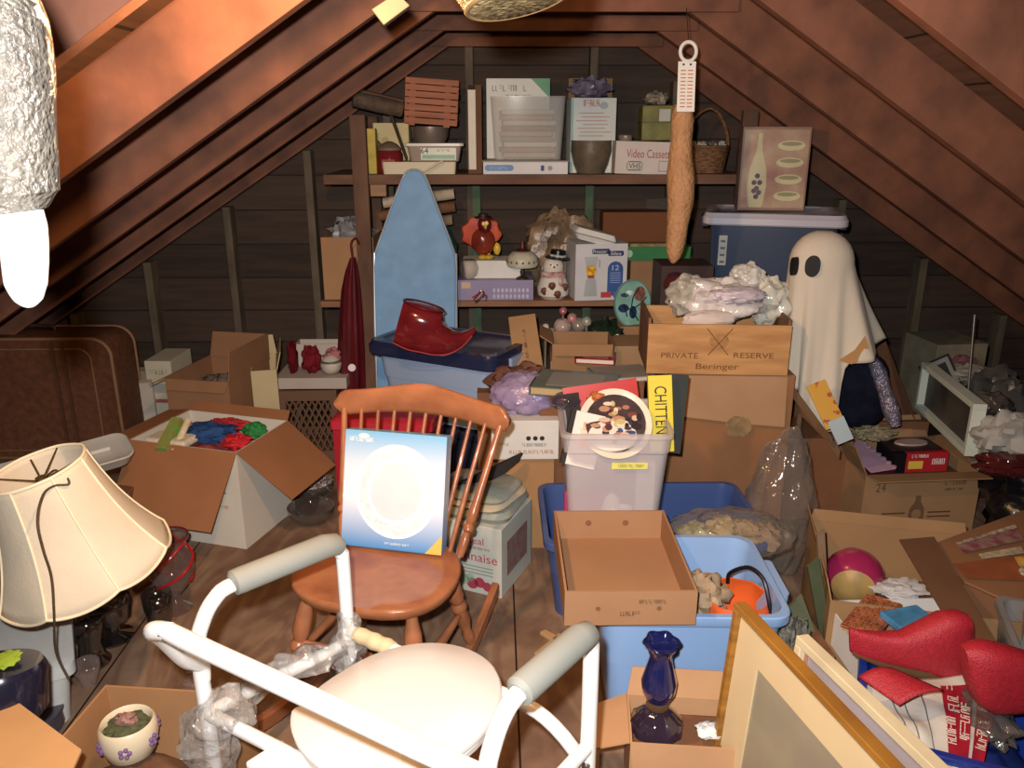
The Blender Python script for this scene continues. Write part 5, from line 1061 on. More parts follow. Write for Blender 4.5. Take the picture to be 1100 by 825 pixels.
CB = mat('161c52', .06, .2, 6, coat=1, spec=.8)
htop = ZT(lc.x, lc.y, 688)-lz; k = htop/.19
mk('font_bowl', M().lathe([(.03*k,0),(.046*k,.012*k),(.044*k,.03*k),(.026*k,.048*k),(.012*k,.056*k)], 36, wob=lambda a, z_: 1+.04*math.cos(10*a)), mat('2c2030', .08, .2, coat=1), t, smooth=True)
mk('burner_collar', M().lathe([(.018*k,.056*k),(.02*k,.062*k),(.018*k,.076*k)], 24), mat('7a5c40', .4, metal=.6), t, smooth=True)
mk('glass_chimney', M().lathe([(.02*k,.074*k),(.028*k,.09*k),(.030*k,.11*k),(.022*k,.14*k),(.018*k,.16*k),(.022*k,.175*k),(.030*k,.186*k),(.028*k,.19*k)], 40, cap1=False, wob=lambda a, z_: 1+(.09*math.cos(6*a) if z_ > .17*k else 0)), CB, t, smooth=True, sol=.002)
# wood scraps and debris on the plywood
for i, (px, py, p2x, p2y, w_, lb) in enumerate(((576,706,606,686,.022,'pale pine wedge scrap lying on the plywood near the commode arm'),(584,680,598,690,.016,'stubby tan bark chip beside the pine scrap on the floor'))):
    A, B = F(px, py, .0), F(p2x, p2y, .0); q = (B-A); nn = Vector((-q.y, q.x, 0)).normalized()*w_
    solo('wood_scrap', lb, 'wood scrap', M().slab([A-nn, B-nn*.6, B+nn, A+nn*.4], .012), wood('c49a68', 'a67c4c'), loc=A, world=True, bev=.002)
# ================================================================ RIGHT HALF
# big blue tub with a pale lid on stacked cartons
zt = 1.19; A, B = V(758, 238, 3.58), V(908, 247, 3.42); A.z = B.z = 0
c, r, w = eb(A, B, .42)
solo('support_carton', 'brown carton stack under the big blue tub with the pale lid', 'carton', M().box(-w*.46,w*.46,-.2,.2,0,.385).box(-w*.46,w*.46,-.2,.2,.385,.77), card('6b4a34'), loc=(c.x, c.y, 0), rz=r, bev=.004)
t = tub('storage_tub', 'big slate blue storage tub with a pale grey lid high beside the shelf', 'tub', Vector((c.x, c.y, .772)), r, w, .42, .405, plas('38445f', .3), lid=plas('b5b2be', .35), tp=.93, ribs=False, sk=.035)
frect(t, 'printed_label', -w*.36, .26, .035, .13, mat('a9a8a0', .5), -.205)
for i in range(4): frect(t, 'print_line', -w*.36, .21+.03*i, .02, .01, mat('4c5460', .5), -.2058)
zl = .772+.405+.02
c, r, w, h = sb(793, 862, 136, 3.62, zl, .08, -8)
t = shut('dish_gift_box', 'pinkish gift box picturing an oil bottle and four bowls on the pale tub lid', 'box', c, r, w, .08, h, mat('8a6a58', .5, .2, 10)); f0 = -.04
frect(t, 'picture_print', 0, h*.5, w*.94, h*.93, mat('a58e72', .4, .3, 9, second='94665c'), f0)
b = M(); k = h; pr = [(.0,.93),(.022,.92),(.028,.8),(.035,.72),(.1,.5),(.115,.3),(.09,.08),(.07,.04)]
pts = [(x_*k, z_*k) for x_, z_ in pr]+[(-x_*k, z_*k) for x_, z_ in pr[::-1]]
b.loft([[Vector((x_-w*.24, f0-.001-q, z_)) for x_, z_ in pts] for q in (0, .0008)]); mk('bottle_print', b, mat('b9b18c', .4, .15), t)
for i, (dx, dz) in enumerate(((0,.42),(-.03,.34),(.03,.34),(0,.27),(-.025,.24),(.028,.22),(0,.17))): fdisc(t, 'grape_print', w*(-.24+dx*1.4), h*dz, .011, .011, mat('5a4a62', .5, .3, 40), f0-.002-.0001*i, n=12)
for i in range(4): fdisc(t, 'bowl_print', w*.22, h*(.18+.2*i), w*.2, h*.06, mat('c0ba90', .4, .15), f0-.001, n=24); fdisc(t, 'bowl_hollow_print', w*.22, h*(.2+.2*i), w*.15, h*.025, mat('8f8a64', .4), f0-.002, n=24)
# dark carton and maroon gourd behind the wooden crate
c, r, w, h = sb(698, 750, 286, 3.30, 0, .22)
t = shut('dark_carton', 'dark brown carton standing upright behind the wooden wine crate', 'carton', c, r, w, .2, h, mat('3a2420', .6, .15, 8))
solo('maroon_bottle', 'dark maroon gourd-shaped bottle leaning against the dark brown carton', 'bottle', M().tube([V(716,300,3.14), V(728,306,3.12), V(742,314,3.1), V(756,322,3.08)], [.03,.05,.035,.018], 18, 5), mat('4c1e22', .3, .2, coat=.4), loc=V(730,306,3.1), world=True, smooth=True)
solo('support_carton', 'tan carton standing below the round teal glass plate', 'carton', M().box(-.1,.1,-.0,.2,0,ZT(.5,3.66,351)), card('9a7450'), loc=(PX(681,3.66,.5),3.66,0), bev=.003)
solo('tan_carton', 'tan carton wedged at the wooden crate\'s near-shelf side', 'carton', M().box(-.07,.07,0,.2,0,ZT(.5,3.3,372)), card('9c7a56'), loc=(PX(676,3.3,.5),3.3,0), bev=.003)
# carton and wooden crate
A, B = V(694, 403, 2.90), V(846, 402, 2.86); zc = (A.z+B.z)/2
c, r, w = eb(A, B, .34)
t = shut('moving_carton', 'large worn brown carton on the floor supporting the wooden wine crate', 'carton', Vector((PX(778,2.95,.3), 3.08, 0)), R(-3), .46, .38, zc-.004, card('94633f'))
mk('flap', M().slab([(-.22,-.191,zc-.008),(.2,-.191,zc-.008),(.2,-.215,zc-.20),(.05,-.215,zc-.19),(-.21,-.215,zc-.16)], .004), card('a9805c'), t)
mk('torn_label', M().blob((.03,-.214,zc-.2), (.05,.003,.04), .4, 4, 3, 16), mat('8f7048', .7, .3, 30), t)
h = ZT((A.x+B.x)/2, 2.88, 349)-zc
PINE = wood('c48e52', 'ab7440', .55, (1, 3, 6), 4)
t = root('wine_crate', 'pine wine crate branded PRIVATE RESERVE Beringer full of crumpled wrap', 'crate', Vector((c.x, c.y, zc)), r); d = .34
mk('front_board', M().box(-w/2,w/2,-d/2,-d/2+.012,0,h), PINE, t, bev=.002); mk('back_board', M().box(-w/2,w/2,d/2-.012,d/2,0,h), PINE, t, bev=.002)
for s_ in (-1, 1): mk('side_board', M().box(min(s_*w/2, s_*(w/2-.012)), max(s_*w/2, s_*(w/2-.012)), -d/2+.012, d/2-.012, 0, h+.02), wood('7d5436', '6b452c', .6), t, bev=.002)
mk('bottom_board', M().box(-w/2+.012,w/2-.012,-d/2+.012,d/2-.012,0,.01), PINE, t)
BR = mat('6d4222', .8, .2, 20)
ftext(t, 'PRIVATE', -w*.27, h*.38, w*.26, h*.11, BR, -d/2); ftext(t, 'RESERVE', w*.25, h*.40, w*.28, h*.11, BR, -d/2); ftext(t, 'Beringer', 0, h*.15, w*.3, h*.15, BR, -d/2)
for s_ in (-1, 1): mk('brand_stroke', M().tube([(-s_*w*.09, -d/2-.0005, h*.93), (s_*w*.07, -d/2-.0005, h*.40)], .0016, 6), BR, t)
fdisc(t, 'emblem_print', 0, h*.68, .035, .03, mat('a8743f', .7, .3, 50), -d/2)
for i, (px, py, rx_, ry_, rz_, hx, h2, sd, lb) in enumerate(((776,322,.17,.1,.085,'a89a9c','d9d4cc',31,'big crumple of clear and silver wrap heaped in the pine wine crate'),(741,318,.085,.07,.08,'b3aa9c','8d8a80',32,'knot of grey netting wrap at the crate\'s near-shelf side'),(824,322,.085,.09,.10,'aeb0a4','d0ccbc',33,'puffed clear plastic wrap at the crate side nearest the ghost'),(802,299,.07,.06,.06,'d0cbc4','b5b0aa',34,'white plastic bag peak on top of the crumpled wrap'))):
    solo('plastic_wrap', lb, 'plastic wrap', M().blob((0,0,0), (rx_,ry_,rz_), .22, 2.0, sd, 64, crease=.2), mat(hx, .2, .3, 16, bump=.9, bscale=26, spec=.9, second=h2), loc=V(px, py, 3.02+.02*i), smooth=True, group='wrap in the pine wine crate')
solo('striped_gift_wrap', 'folded purple-striped gift wrap bundle in the pine wine crate', 'gift wrap', M().blob((0,0,0), (.11,.06,.035), .15, 3, 4, 36, crease=.15), mat('8a7f96', .25, 1, 60, (1,1,6), .5, 30, .8, second='c9bfb4'), loc=V(792, 317, 2.95), smooth=True)
solo('foam_sheet', 'pinkish white foam sheet folded at the pine crate\'s front board', 'foam sheet', M().blob((0,0,0), (.10,.03,.035), .12, 3, 5, 30), mat('c9b8b0', .5, .08, 8), loc=V(762, 343, 2.93), smooth=True)
# tall hanging sleeve with card
def hv(px, py, Y=3.08): return V(px, py, Y)
t = root('hanging_sleeve', 'long tan dimpled hanging gourd tube dangling in front of the VHS carton', 'hanging ornament', hv(733, 200))
mk('sleeve_body', M().tube([hv(733,112), hv(733,130), hv(732,150), hv(731,170), hv(731,190), hv(731,215), hv(728,240), hv(726,260), hv(724,275), hv(723,283)], [.030,.042,.038,.043,.052,.049,.040,.037,.026,.006], 30, 5), mat('b07e52', .6, .12, 14, bump=1.0, bscale=55), t, world=True, smooth=True)
mw, w_, h_ = q3(hv(731, 66, 3.05), hv(750, 66, 3.05), hv(727, 120, 3.03))
t = root('price_card', 'white card printed with rows of orange text hanging by a white ring', 'card', mw=mw)
mk('card_body', M().box(0, w_, 0, .004, 0, h_), WHITE, t)
for i in range(11):
    for s_ in (.3, .7): frect(t, 'orange_print', w_*s_, h_*(.1+.072*i), w_*.3, h_*.022, mat('c0713a', .6), 0)
for s_ in (.3, .7): fdisc(t, 'punch_hole', w_*s_, h_*.94, .004, .004, INK, 0, n=10)
rc = Vector((w_*.55, .002, h_+.033)); mk('ring', M().tube([rc+Vector((.028*math.cos(a), 0, .032*math.sin(a))) for a in [2*math.pi*i/30 for i in range(30)]], .0065, 8, closed=True), WHITE, t, smooth=True)
top = wm(t) @ (rc+Vector((0,0,.03)))
solo('hanging_string', 'thin dark string holding the white ring from the collar tie', 'string', M().tube([top, Vector((top.x, 3.13, 1.95))], .0015, 6), INK, loc=top, world=True)
# ghost
gc = V(880, 262, 3.05); ztop = gc.z+.05
t = root('ghost_figure', 'cream cloth ghost with two black oval eyes beside the pine wine crate', 'ghost decoration', (gc.x, 3.05, .36))
def gz(a):      # hem height by direction: a=0 right, -90 towards the camera
    d = (math.degrees(a)+180) % 360-180; K = ((-180,.62),(-135,.57),(-105,.47),(-88,.415),(-68,.43),(-56,.69),(-20,.72),(0,.765),(40,.70),(120,.66),(180,.62))
    for (d0, z0), (d1, z1) in zip(K, K[1:]):
        if d0 <= d <= d1: return z0+(z1-z0)*(d-d0)/(d1-d0)
def gp(a, s_):
    zb = gz(a)
    if s_ < .22:
        q = s_/.22; rr_ = .118*math.sin(q*math.pi/2); z_ = ztop-.115*(1-math.cos(q*math.pi/2))
    else:
        q = (s_-.22)/.78; rr_ = .118+.008*q+.12*q**1.1*max(0, math.cos(a))**1.4; z_ = ztop-.115+(zb-(ztop-.115))*q
        rr_ *= 1+q*(.11*math.sin(9*a+1)+.05*math.sin(14*a))
    return Vector((gc.x+.012+rr_*math.cos(a)+.02*s_, 3.05+rr_*math.sin(a)*.8, z_))
lo = [[gp(2*math.pi*i/120, s_/30) for i in range(120)] for s_ in range(1, 31)]
mk('sheet', M().loft(lo, True, False), mat('cdc1ae', .85, .06, 6, (1,1,.3), .1, 60, .1), t, world=True, smooth=True, sol=.003, auto=80)
for px, wd, hh, an in ((853, .009, .036, 0), (873, .022, .040, 0)):
    a = math.atan2(-1, (px-880)/32*1.05); 
    tgt = V(px, 288 if px < 870 else 285, 2.9); best = min(((gp(2*math.pi*i/720, s_/60)-tgt).length, i, s_) for i in range(400, 720) for s_ in range(8, 30) if True)
    P_ = V(px, 286, 3.05-math.sqrt(max(.0, .093**2-((px-881)*.0036*.8)**2))); nrm = Vector((P_.x-gc.x-.012, (P_.y-3.05)*1.3, 0)).normalized()
    if nrm.y > -.3: nrm = Vector((nrm.x, -.6, 0)).normalized()
    sx_ = nrm.cross(Vector((0,0,1))).normalized(); ww = {853: .010, 873: .026}[px]; b = M()
    rs = [P_+nrm*.012+sx_*(ww*math.cos(q))*(1)+Vector((0,0,hh*.95*math.copysign(abs(math.sin(q))**.75, math.sin(q)))) for q in [2*math.pi*i/30 for i in range(30)]]
    b.loft([[v-nrm*.03 for v in rs], rs]); mk('eye', b, mat('0d0c10', .6), t, world=True)
mk('stake', M().cyl((gc.x, 3.05, .361), (gc.x, 3.05, ztop-.02), .012), wood('7d5a3c', '6b4a30'), t, world=True)
solo('support_carton', 'brown carton standing under the cloth ghost', 'carton', M().box(-.16,.18,-.1,.16,0,.358), CARDD, loc=(gc.x+.04, 3.12, 0), bev=.003)
solo('navy_cloth', 'dark navy trousers cloth bunched under the ghost\'s raised hem', 'cloth', M().blob((0,0,0), (.12,.08,.18), .15, 2.0, 9, 34, crease=.1), cloth('17192a', .35), loc=V(924, 420, 3.16), smooth=True)
solo('orange_card', 'torn orange-tan cardboard piece at the ghost sheet\'s raised corner', 'cardboard', M().slab([V(901,387,2.94), V(918,376,2.94), V(929,361,2.94), V(935,378,2.94), V(931,386,2.94), V(914,391,2.94)], -.004), card('b98750'), loc=V(918,380,3.0), world=True)
solo('silver_tinsel', 'twist of silvery lilac tinsel hanging beside the dark navy cloth', 'tinsel', M().tube([V(936,385,3.1), V(944,400,3.08), V(950,420,3.06), V(957,440,3.04), V(962,458,3.02)], [.018,.03,.026,.034,.02], 16, 6), mat('7d7488', .2, .6, 60, bump=1, bscale=90, spec=1, metal=.3), loc=V(950,420,3.06), world=True, smooth=True)
mw, w_, h_ = q3(V(864, 416, 2.86), V(884, 408, 2.86), V(888, 462, 2.78))
slabobj('printed_ribbon', 'yellow fabric strip printed with orange fruit below the ghost', 'ribbon', mw, w_, h_, .006, mat('c08a1e', .5, .1, 34, kind='spots', second='a84a12'))
mw, w_, h_ = q3(V(886, 455, 2.78), V(903, 448, 2.78), V(900, 478, 2.75))
slabobj('blue_tag', 'pale blue-white tag at the lower end of the yellow fruit strip', 'tag', mw, w_, h_, .004, paper('9fb0b8'))
solo('brown_plank_card', 'tall brown cardboard leaning behind the ghost towards the white shadow frame', 'cardboard', M().slab([V(925,345,3.5), V(950,362,3.5), V(984,452,3.3), V(985,500,3.3), V(955,500,3.3), V(940,420,3.4)], .01), card('6b4630'), loc=V(950,420,3.4), world=True)
# brown flap rods beside the big carton
for i, (p, q, lb) in enumerate((((846,408),(902,484),'long brown cardboard edge slanting down from the pine crate to the pink tray'),((858,432),(893,470),'shorter brown cardboard strip under the long slanting edge'))):
    A, B = V(p[0], p[1], 2.95), V(q[0], q[1], 2.72); solo('cardboard_strip', lb, 'cardboard', M().slab([A, B, B+Vector((.0,.0,-.03)), A+Vector((0,0,-.04))], .006), card('76583e'), loc=A, world=True)
# carton marked 24
A, B = F(921, 578, 0), F(1043, 573, 0); c, r, w = eb(A, B, .38); h = ZT(A.x, A.y, 511)
t = carton('bottle_carton', 'tan bottle carton printed 24 with a bottle drawing, flaps folded open', 'carton', c, r, w, .38, h, card('9a7550'), {'f': (84, .08), 'r': (80, .11), 'b': (40, .10), 'l': (25, .12)}); f0 = -.19
ftext(t, '24', -w*.36, h*.80, .04, .035, INKB, f0); ftext(t, '~right words', w*.28, h*.84, .10, .018, INKB, f0); ftext(t, '~right line', w*.28, h*.74, .08, .010, INKB, f0)
b = M(); pts = [(.010,.17),(.012,.145),(.03,.115),(.032,.075),(.022,.05)]; pts = [(x_*1.0, z_*h/.26*1.0) for x_, z_ in pts]; pts = pts+[(-x_, z_) for x_, z_ in pts[::-1]]
b.loft([[Vector((x_-w*.02, f0-.0003-q, z_)) for x_, z_ in pts] for q in (0, .0006)]); mk('bottle_print', b, mat('6b4c34', .8), t); fdisc(t, 'bottle_label_print', -w*.02, h*.36, .02, .02, card('8f6c4a'), f0-.001)
for s_ in (-1, 1):
    for i in range(2): frect(t, 'print_line', -w*.02+s_*w*.2, h*(.38-.07*i), w*.2, .006, INKB, f0)
frect(t, 'barcode_frame_print', -w*.1, h*.12, w*.4, h*.17, mat('5a3c2a'), f0); frect(t, 'barcode_panel_print', -w*.1, h*.12, w*.38, h*.14, mat('7d5c44', .8, .5, 90, (12,1,.1), second='9a7550'), f0-.001)
frect(t, 'side_mark_print', 0, 0, .001, .001, INKB, f0)
solo('carton_filling', 'brown paper goods filling the bottle carton below the red box', 'paper', M().box(-w*.45,w*.45,-.16,.16,0,h-.05), card('5d4632'), loc=(c.x, c.y, .008), rz=r, bev=.01)
zi = h-.04
Q = [F(903, 480, zi+.07), F(925, 474, zi+.07), F(962, 504, zi+.05), F(936, 508, zi+.05)]
t = root('pink_gift_box', 'long pink scalloped-edge gift box with maroon sides in the bottle carton', 'box', (Q[0]+Q[2])/2)
lo_ = M().slab([Q[0], Q[3], Q[2], Q[1]], .004); mk('scalloped_top', lo_, mat('c098b4', .5), t, world=True)
mk('maroon_side', M().slab([v-Vector((0,0,.006)) for v in (Q[0], Q[3], Q[2], Q[1])], -.05), mat('4c1a24', .5), t, world=True)
for i in range(7): p = Q[1].lerp(Q[2], (i+.5)/7); mk('scallop', M().cyl(p-Vector((0,0,.001)), p+Vector((0,0,.0045)), .013), mat('c098b4', .5), t, world=True)
c2, r2, w2, h2 = sb(970, 1017, 486, 2.98, zi, .13, 4)
t = shut('red_box', 'red and black printed box with a pink oval lying in the bottle carton', 'box', c2, r2, w2, .14, max(.06, h2), mat('b5202a', .35, .08))
hh = max(.06, h2)
mk('black_side', M().box(-w2/2-.05,-w2/2-.0005,-.07,.07,0,hh), mat('16141a', .4), t); mk('black_top', M().box(-w2/2-.05,w2/2-.02,-.05,.07,hh+.0005,hh+.012), mat('2a1a1e', .35), t, bev=.003)
mk('oval_print', M().lathe([(.07,hh+.012),(.066,hh+.018)], 30, c=(-.03,.01,0), sy=.5), mat('a58a88', .4), t, smooth=True)
frect(t, 'yellow_label_print', -w2*.27, hh*.4, w2*.34, hh*.4, mat('d8b83a', .5), -.07); ftext(t, '~top line', -w2*.2, hh*.85, w2*.4, hh*.16, WHITE, -.07); ftext(t, '~white word', w2*.26, hh*.55, w2*.3, hh*.3, WHITE, -.07)
solo('straw_bundle', 'bundle of pale straw-coloured raffia behind the pink gift box', 'raffia', M().blob((0,0,0), (.09,.05,.03), .35, 4, 6, 34, crease=.4), mat('8d8264', .8, .5, 20, (1,8,8), .5), loc=V(938, 465, 3.1), smooth=True)
solo('support_carton', 'brown carton behind the bottle carton, below the pale raffia', 'carton', M().box(-.22,.3,0,.16,0,.33), CARDD, loc=(V(940,470,3.1).x+.02, 3.28, 0), bev=.003)
# white shadow frame, old carton with photograph
TL = V(990, 389, 3.4); mw, w_, h_ = q3(TL, F(1046, 434, TL.z), TL-Vector((0,0,.21)))
framed('shadow_frame', 'deep white-edged picture frame leaning open behind the bottle carton', 'picture frame', mw, w_, h_, .022, .05, paper('c0c8b8'), None, 0, mat('4c463c', .5, .3, 6, second='2e2a2c'))
c, r, w, h = sb(986, 1041, 370, 3.62, 0, .26, 6)
shut('old_carton', 'pale dirty carton standing under the low rafters behind the white shadow frame', 'carton', c, r, w, .26, h, mat('77705a', .8, .2, 12))
mw, w_, h_ = q3(V(992, 392, 3.46), V(1019, 380, 3.5), V(1004, 428, 3.4))
framed('photo_frame', 'small dark-framed grey print tilted against the pale dirty carton', 'picture frame', mw, w_*1.15, h_, .008, .015, INK, paper('8d918c'), .02, mat('3c3c3a', .4, .5, 6))
# plastic bags and cloths at the far right
for nm, lb, px, py, Y_, s3, hx, h2, sd, kw in (
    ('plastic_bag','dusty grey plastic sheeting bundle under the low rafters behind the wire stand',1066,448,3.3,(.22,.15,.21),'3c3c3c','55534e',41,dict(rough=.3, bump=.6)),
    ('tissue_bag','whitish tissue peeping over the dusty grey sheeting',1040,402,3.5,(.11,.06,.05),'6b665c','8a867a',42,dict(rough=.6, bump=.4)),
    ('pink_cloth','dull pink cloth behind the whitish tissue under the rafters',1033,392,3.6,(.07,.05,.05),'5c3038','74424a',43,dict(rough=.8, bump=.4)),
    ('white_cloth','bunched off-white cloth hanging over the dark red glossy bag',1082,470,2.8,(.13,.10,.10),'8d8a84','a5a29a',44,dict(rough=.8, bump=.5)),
    ('red_bag','glossy dark red bag at the frame\'s edge above the black rubbish sack',1082,498,2.72,(.12,.09,.045),'3c1416','5a1c1e',45,dict(rough=.12, bump=.4)),
    ('rubbish_sack','black rubbish sack slumped on the floor behind the picture-printed carton',1122,555,2.75,(.22,.2,.26),'0e0d10','17161a',46,dict(rough=.25, bump=.5)),
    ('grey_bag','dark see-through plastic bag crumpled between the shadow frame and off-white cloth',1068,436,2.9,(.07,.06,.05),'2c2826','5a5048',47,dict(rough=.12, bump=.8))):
    cc_ = V(px, py, Y_)
    if nm == 'rubbish_sack': cc_.z = .22
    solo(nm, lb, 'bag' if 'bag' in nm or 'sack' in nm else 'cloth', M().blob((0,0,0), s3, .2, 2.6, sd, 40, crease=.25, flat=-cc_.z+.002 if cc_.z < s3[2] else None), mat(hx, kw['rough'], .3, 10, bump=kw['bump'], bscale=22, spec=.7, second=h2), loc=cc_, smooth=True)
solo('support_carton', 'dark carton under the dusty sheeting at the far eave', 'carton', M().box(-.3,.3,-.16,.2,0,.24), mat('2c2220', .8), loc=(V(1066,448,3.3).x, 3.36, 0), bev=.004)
solo('wire_stand', 'thin upright metal rod standing in the dusty grey sheeting', 'rod', M().cyl(V(1040,420,3.25), V(1047,338,3.3), .004), mat('8a8880', .3, metal=.6), loc=V(1043,400,3.28), world=True, smooth=True)
# clear plastic bags in the middle
solo('clear_bag', 'tall crinkled clear plastic bag standing behind the light blue tub', 'plastic bag', M().blob((0,0,.28), (.12,.11,.29), .2, 1.8, 51, 70, flat=-.27, crease=.12), CLEAR, loc=(PX(838, 2.62, .3), 2.60, 0), smooth=True)
solo('clear_bag', 'clear bag of tan bundled napkins sagging over the dark blue tub', 'plastic bag', M().blob((0,0,0), (.20,.13,.075), .15, 1.8, 52, 60, crease=.08), CLEAR, loc=V(785, 573, 2.36), smooth=True)
for i, (px, py, hx, an) in enumerate(((748,576,'a9aa80',20),(775,570,'b59e70',-20),(800,572,'a88c66',15),(822,576,'9a7c60',-10))):
    solo('napkin_bundle', '%s folded napkin bundle inside the sagging clear bag' % ('greenish','straw yellow','tan','pinkish brown')[i], 'napkins', M().blob((0,0,0), (.055,.07,.04), .25, 3, 60+i, 24, crease=.2), mat(hx, .7, .2, 14, (1,5,1), .4), loc=V(px, py, 2.37), rz=R(an), smooth=True, group='napkins in the sagging bag')
# open carton at right: ball, white tray, wicker tray
c0 = F(885, 690, .18)
A = V(886, 690, 1.95); A.z = 0; B = Vector((A.x+.48*math.cos(R(-14)), A.y+.48*math.sin(R(-14)), 0)); c, r, w = eb(A, B, .50)
t = carton('big_carton', 'large open brown carton holding the magenta ball and the white tray', 'carton', c, r, w, .50, .30, card('97714a'), {'l': (14, .06), 'b': (5, .04)})
P0 = [F(965, 583, .40), F(986, 579, .40), F(1068, 700, .40), F(1040, 706, .40)]
mk('flap', M().slab([F(966, 581, .36), F(1003, 578, .36), F(1075, 700, .36), F(1040, 706, .36)], -.005), card('6f4c34'), t, world=True)
solo('carton_filling', 'brown boxes filling the large open carton below the white tray', 'carton', M().box(-w*.46,w*.46,-.23,.23,0,.12), CARDD, loc=(c.x,c.y,.008), rz=r, bev=.004)
bc = V(917, 618, 2.27)
t = root('painted_gourd', 'round magenta ball with a tan unpainted patch in the large open carton', 'ball', bc)
MG = mat('a01f50', .25, .12, 6, coat=.5)
mk('ball_body', M().blob((0,0,0), (.092,.085,.088), .02, 2, 1, 40), MG, t, smooth=True); mk('tan_patch', M().lathe([(.0925*math.sin(q), .0925*math.cos(q)) for q in (.78,.6,.4,.2,.05)], 36, T=Vector((-.38,-.88,-.12)).to_track_quat('Z','Y').to_matrix() @ Matrix.Scale(1.0, 3)), mat('b08a4a', .5, .15, 12), t, smooth=True)
solo('tissue_sheet', 'white tissue sheet tucked between the magenta ball and the white tray', 'tissue', M().blob((0,0,0), (.09,.05,.02), .4, 3, 71, 30, crease=.5), paper('c2c0c0'), loc=V(966, 632, 2.18), smooth=True)
T0, T1 = F(892, 645, .27), F(1022, 642, .27)
cT, rT, wT = eb(Vector((T0.x, T0.y-.30, 0)), Vector((T1.x-.02, T1.y-.30, 0)), .30)
t = root('white_tray', 'shallow white box lid tray holding the wicker square in the large carton', 'tray', Vector((cT.x, cT.y, .16)), rT)
b = M(); b.box(-wT/2,wT/2,-.15,.15,0,.004).box(-wT/2,wT/2,.146,.15,.004,.11).box(-wT/2,wT/2,-.15,-.146,.004,.08).box(-wT/2,-wT/2+.004,-.146,.146,.004,.10).box(wT/2-.004,wT/2,-.146,.146,.004,.10); mk('tray_wall', b, paper('d0cecb'), t)
mw, w_, h_ = q3(V(937, 641, 1.98), V(972, 652, 1.92), V(905, 672, 1.86))
t = root('wicker_square', 'small square woven rattan trivet tilted on the white tray', 'trivet', mw=mw)
WR = mat('9a5230', .35, .3, 30, coat=.5, second='6d331c')
b = M(); w_ *= 1.0
for i in range(8):
    x_ = w_*(i+.5)/8; b.tube([(x_, .004*math.cos(math.pi*j+math.pi*i), h_*j/10) for j in range(11)], w_*.048, 6)
for j in range(10):
    z_ = h_*(j+.5)/10; b.tube([(w_*i/8, .004*math.cos(math.pi*i+math.pi*j+math.pi), z_) for i in range(9)], h_*.032, 6)
mk('woven_face', b, WR, t, smooth=True); mk('woven_rim', M().tube([(0,0,0),(w_,0,0),(w_,0,h_),(0,0,h_)], .006, 8, closed=True), WR, t, smooth=True)
mk('woven_back', M().box(0, w_, .008, .012, 0, h_), mat('c98a5c', .5), t)
solo('blue_packet', 'light blue packet under the big red bow, beside the rattan trivet', 'packet', M().box(-.06,.06,-.04,.04,0,.02), mat('3f86b8', .3, .3, 20, coat=.4), loc=V(975, 668, 1.86), rz=R(15), bev=.005)
# picture-printed carton
Q = [F(1000, 585, .34), F(1105, 546, .34), F(1150, 630, .34), F(1105, 655, .34), F(1036, 624, .34)]
for q_ in Q: pass
cq = sum(Q, Vector())/5
t = root('printed_carton', 'brown carton with a colour food picture printed on its slanting top', 'carton', cq)
nn = (Q[1]-Q[0]).cross(Q[3]-Q[0]).normalized(); nn = nn if nn.z > 0 else -nn
mk('carton_top', M().slab(Q if (Q[1]-Q[0]).cross(Q[-1]-Q[0]).z < 0 else Q[::-1], .006), card('8e6240'), t, world=True)
mk('carton_body', M().loft([[v-nn*.01 for v in Q], [Vector((v.x*.98+cq.x*.02, v.y*.98+cq.y*.02, 0)) for v in Q]]), card('7a5236'), t, world=True)
def onq(u, v, g=.0012): # u along top edge 0..1, v downwards 0..1
    a = Q[0].lerp(Q[1], u); b_ = Q[4].lerp(Q[2], u); return a.lerp(b_, v)+nn*g
def qrect(name, u0, v0, u1, v1, m_, sh=0, g=.003): mk(name, M().slab([onq(u0+sh, v0, g), onq(u1+sh, v0, g), onq(u1, v1, g), onq(u0, v1, g)], .0006), m_, t, world=True)
qrect('orange_print', .02, .62, .98, .98, mat('98502c', .5, .2, 10), g=.0075)
qrect('berry_print', .18, .24, .78, .42, mat('6d2440', .4, .6, 30, second='a08a70'), g=.008); qrect('cream_edge_print', .18, .18, .78, .23, mat('b0a48c', .5, .5, 60, second='5a3040'), g=.008)
qrect('lettering_panel', .3, .5, .72, .6, mat('b5a284', .5, .4, 50), g=.0085); qrect('yellow_print', .6, .64, .85, .78, mat('c49a3a', .4, .4, 30, second='a85a2c'), g=.009)
b = M(); cc2 = onq(.80, .9, .011); mk('oat_print', M().lathe([(.07,0),(.068,.003)], 24, c=cc2, sy=.7), mat('a59c86', .6, .8, 60, second='5d5040'), t, world=True)
# jar, grey bin
jc = V(1047, 648, 2.0)
t = root('glass_jar', 'glass jar with a cloudy white lid below the picture-printed carton', 'jar', (jc.x, jc.y-.02, jc.z-.09))
mk('jar_body', M().lathe([(.035,0),(.042,.01),(.042,.06),(.036,.075)], 28), glass('7d8078', alpha=.6), t, smooth=True); mk('lid', M().lathe([(.040,.076),(.042,.08),(.042,.1),(.036,.108)], 28), mat('a9aa9c', .3, .1), t, smooth=True); frect(t, 'label_print', 0, .09, .04, .008, INK, -.042)
t = root('grey_bin', 'smoky translucent grey bin at the frame\'s edge below the printed carton', 'bin', (PX(1152, 1.72, .3), 1.70, 0), R(-20))
b = M(); b.loft([rr(.26,.2,.03,0), rr(.32,.25,.03,.33), rr(.34,.27,.03,.335), rr(.34,.27,.03,.355), rr(.31,.24,.03,.355), rr(.25,.19,.03,.01)]); mk('bin_shell', b, mat('8d8a88', .3, .08, alpha=.7), t, smooth=True, auto=40)
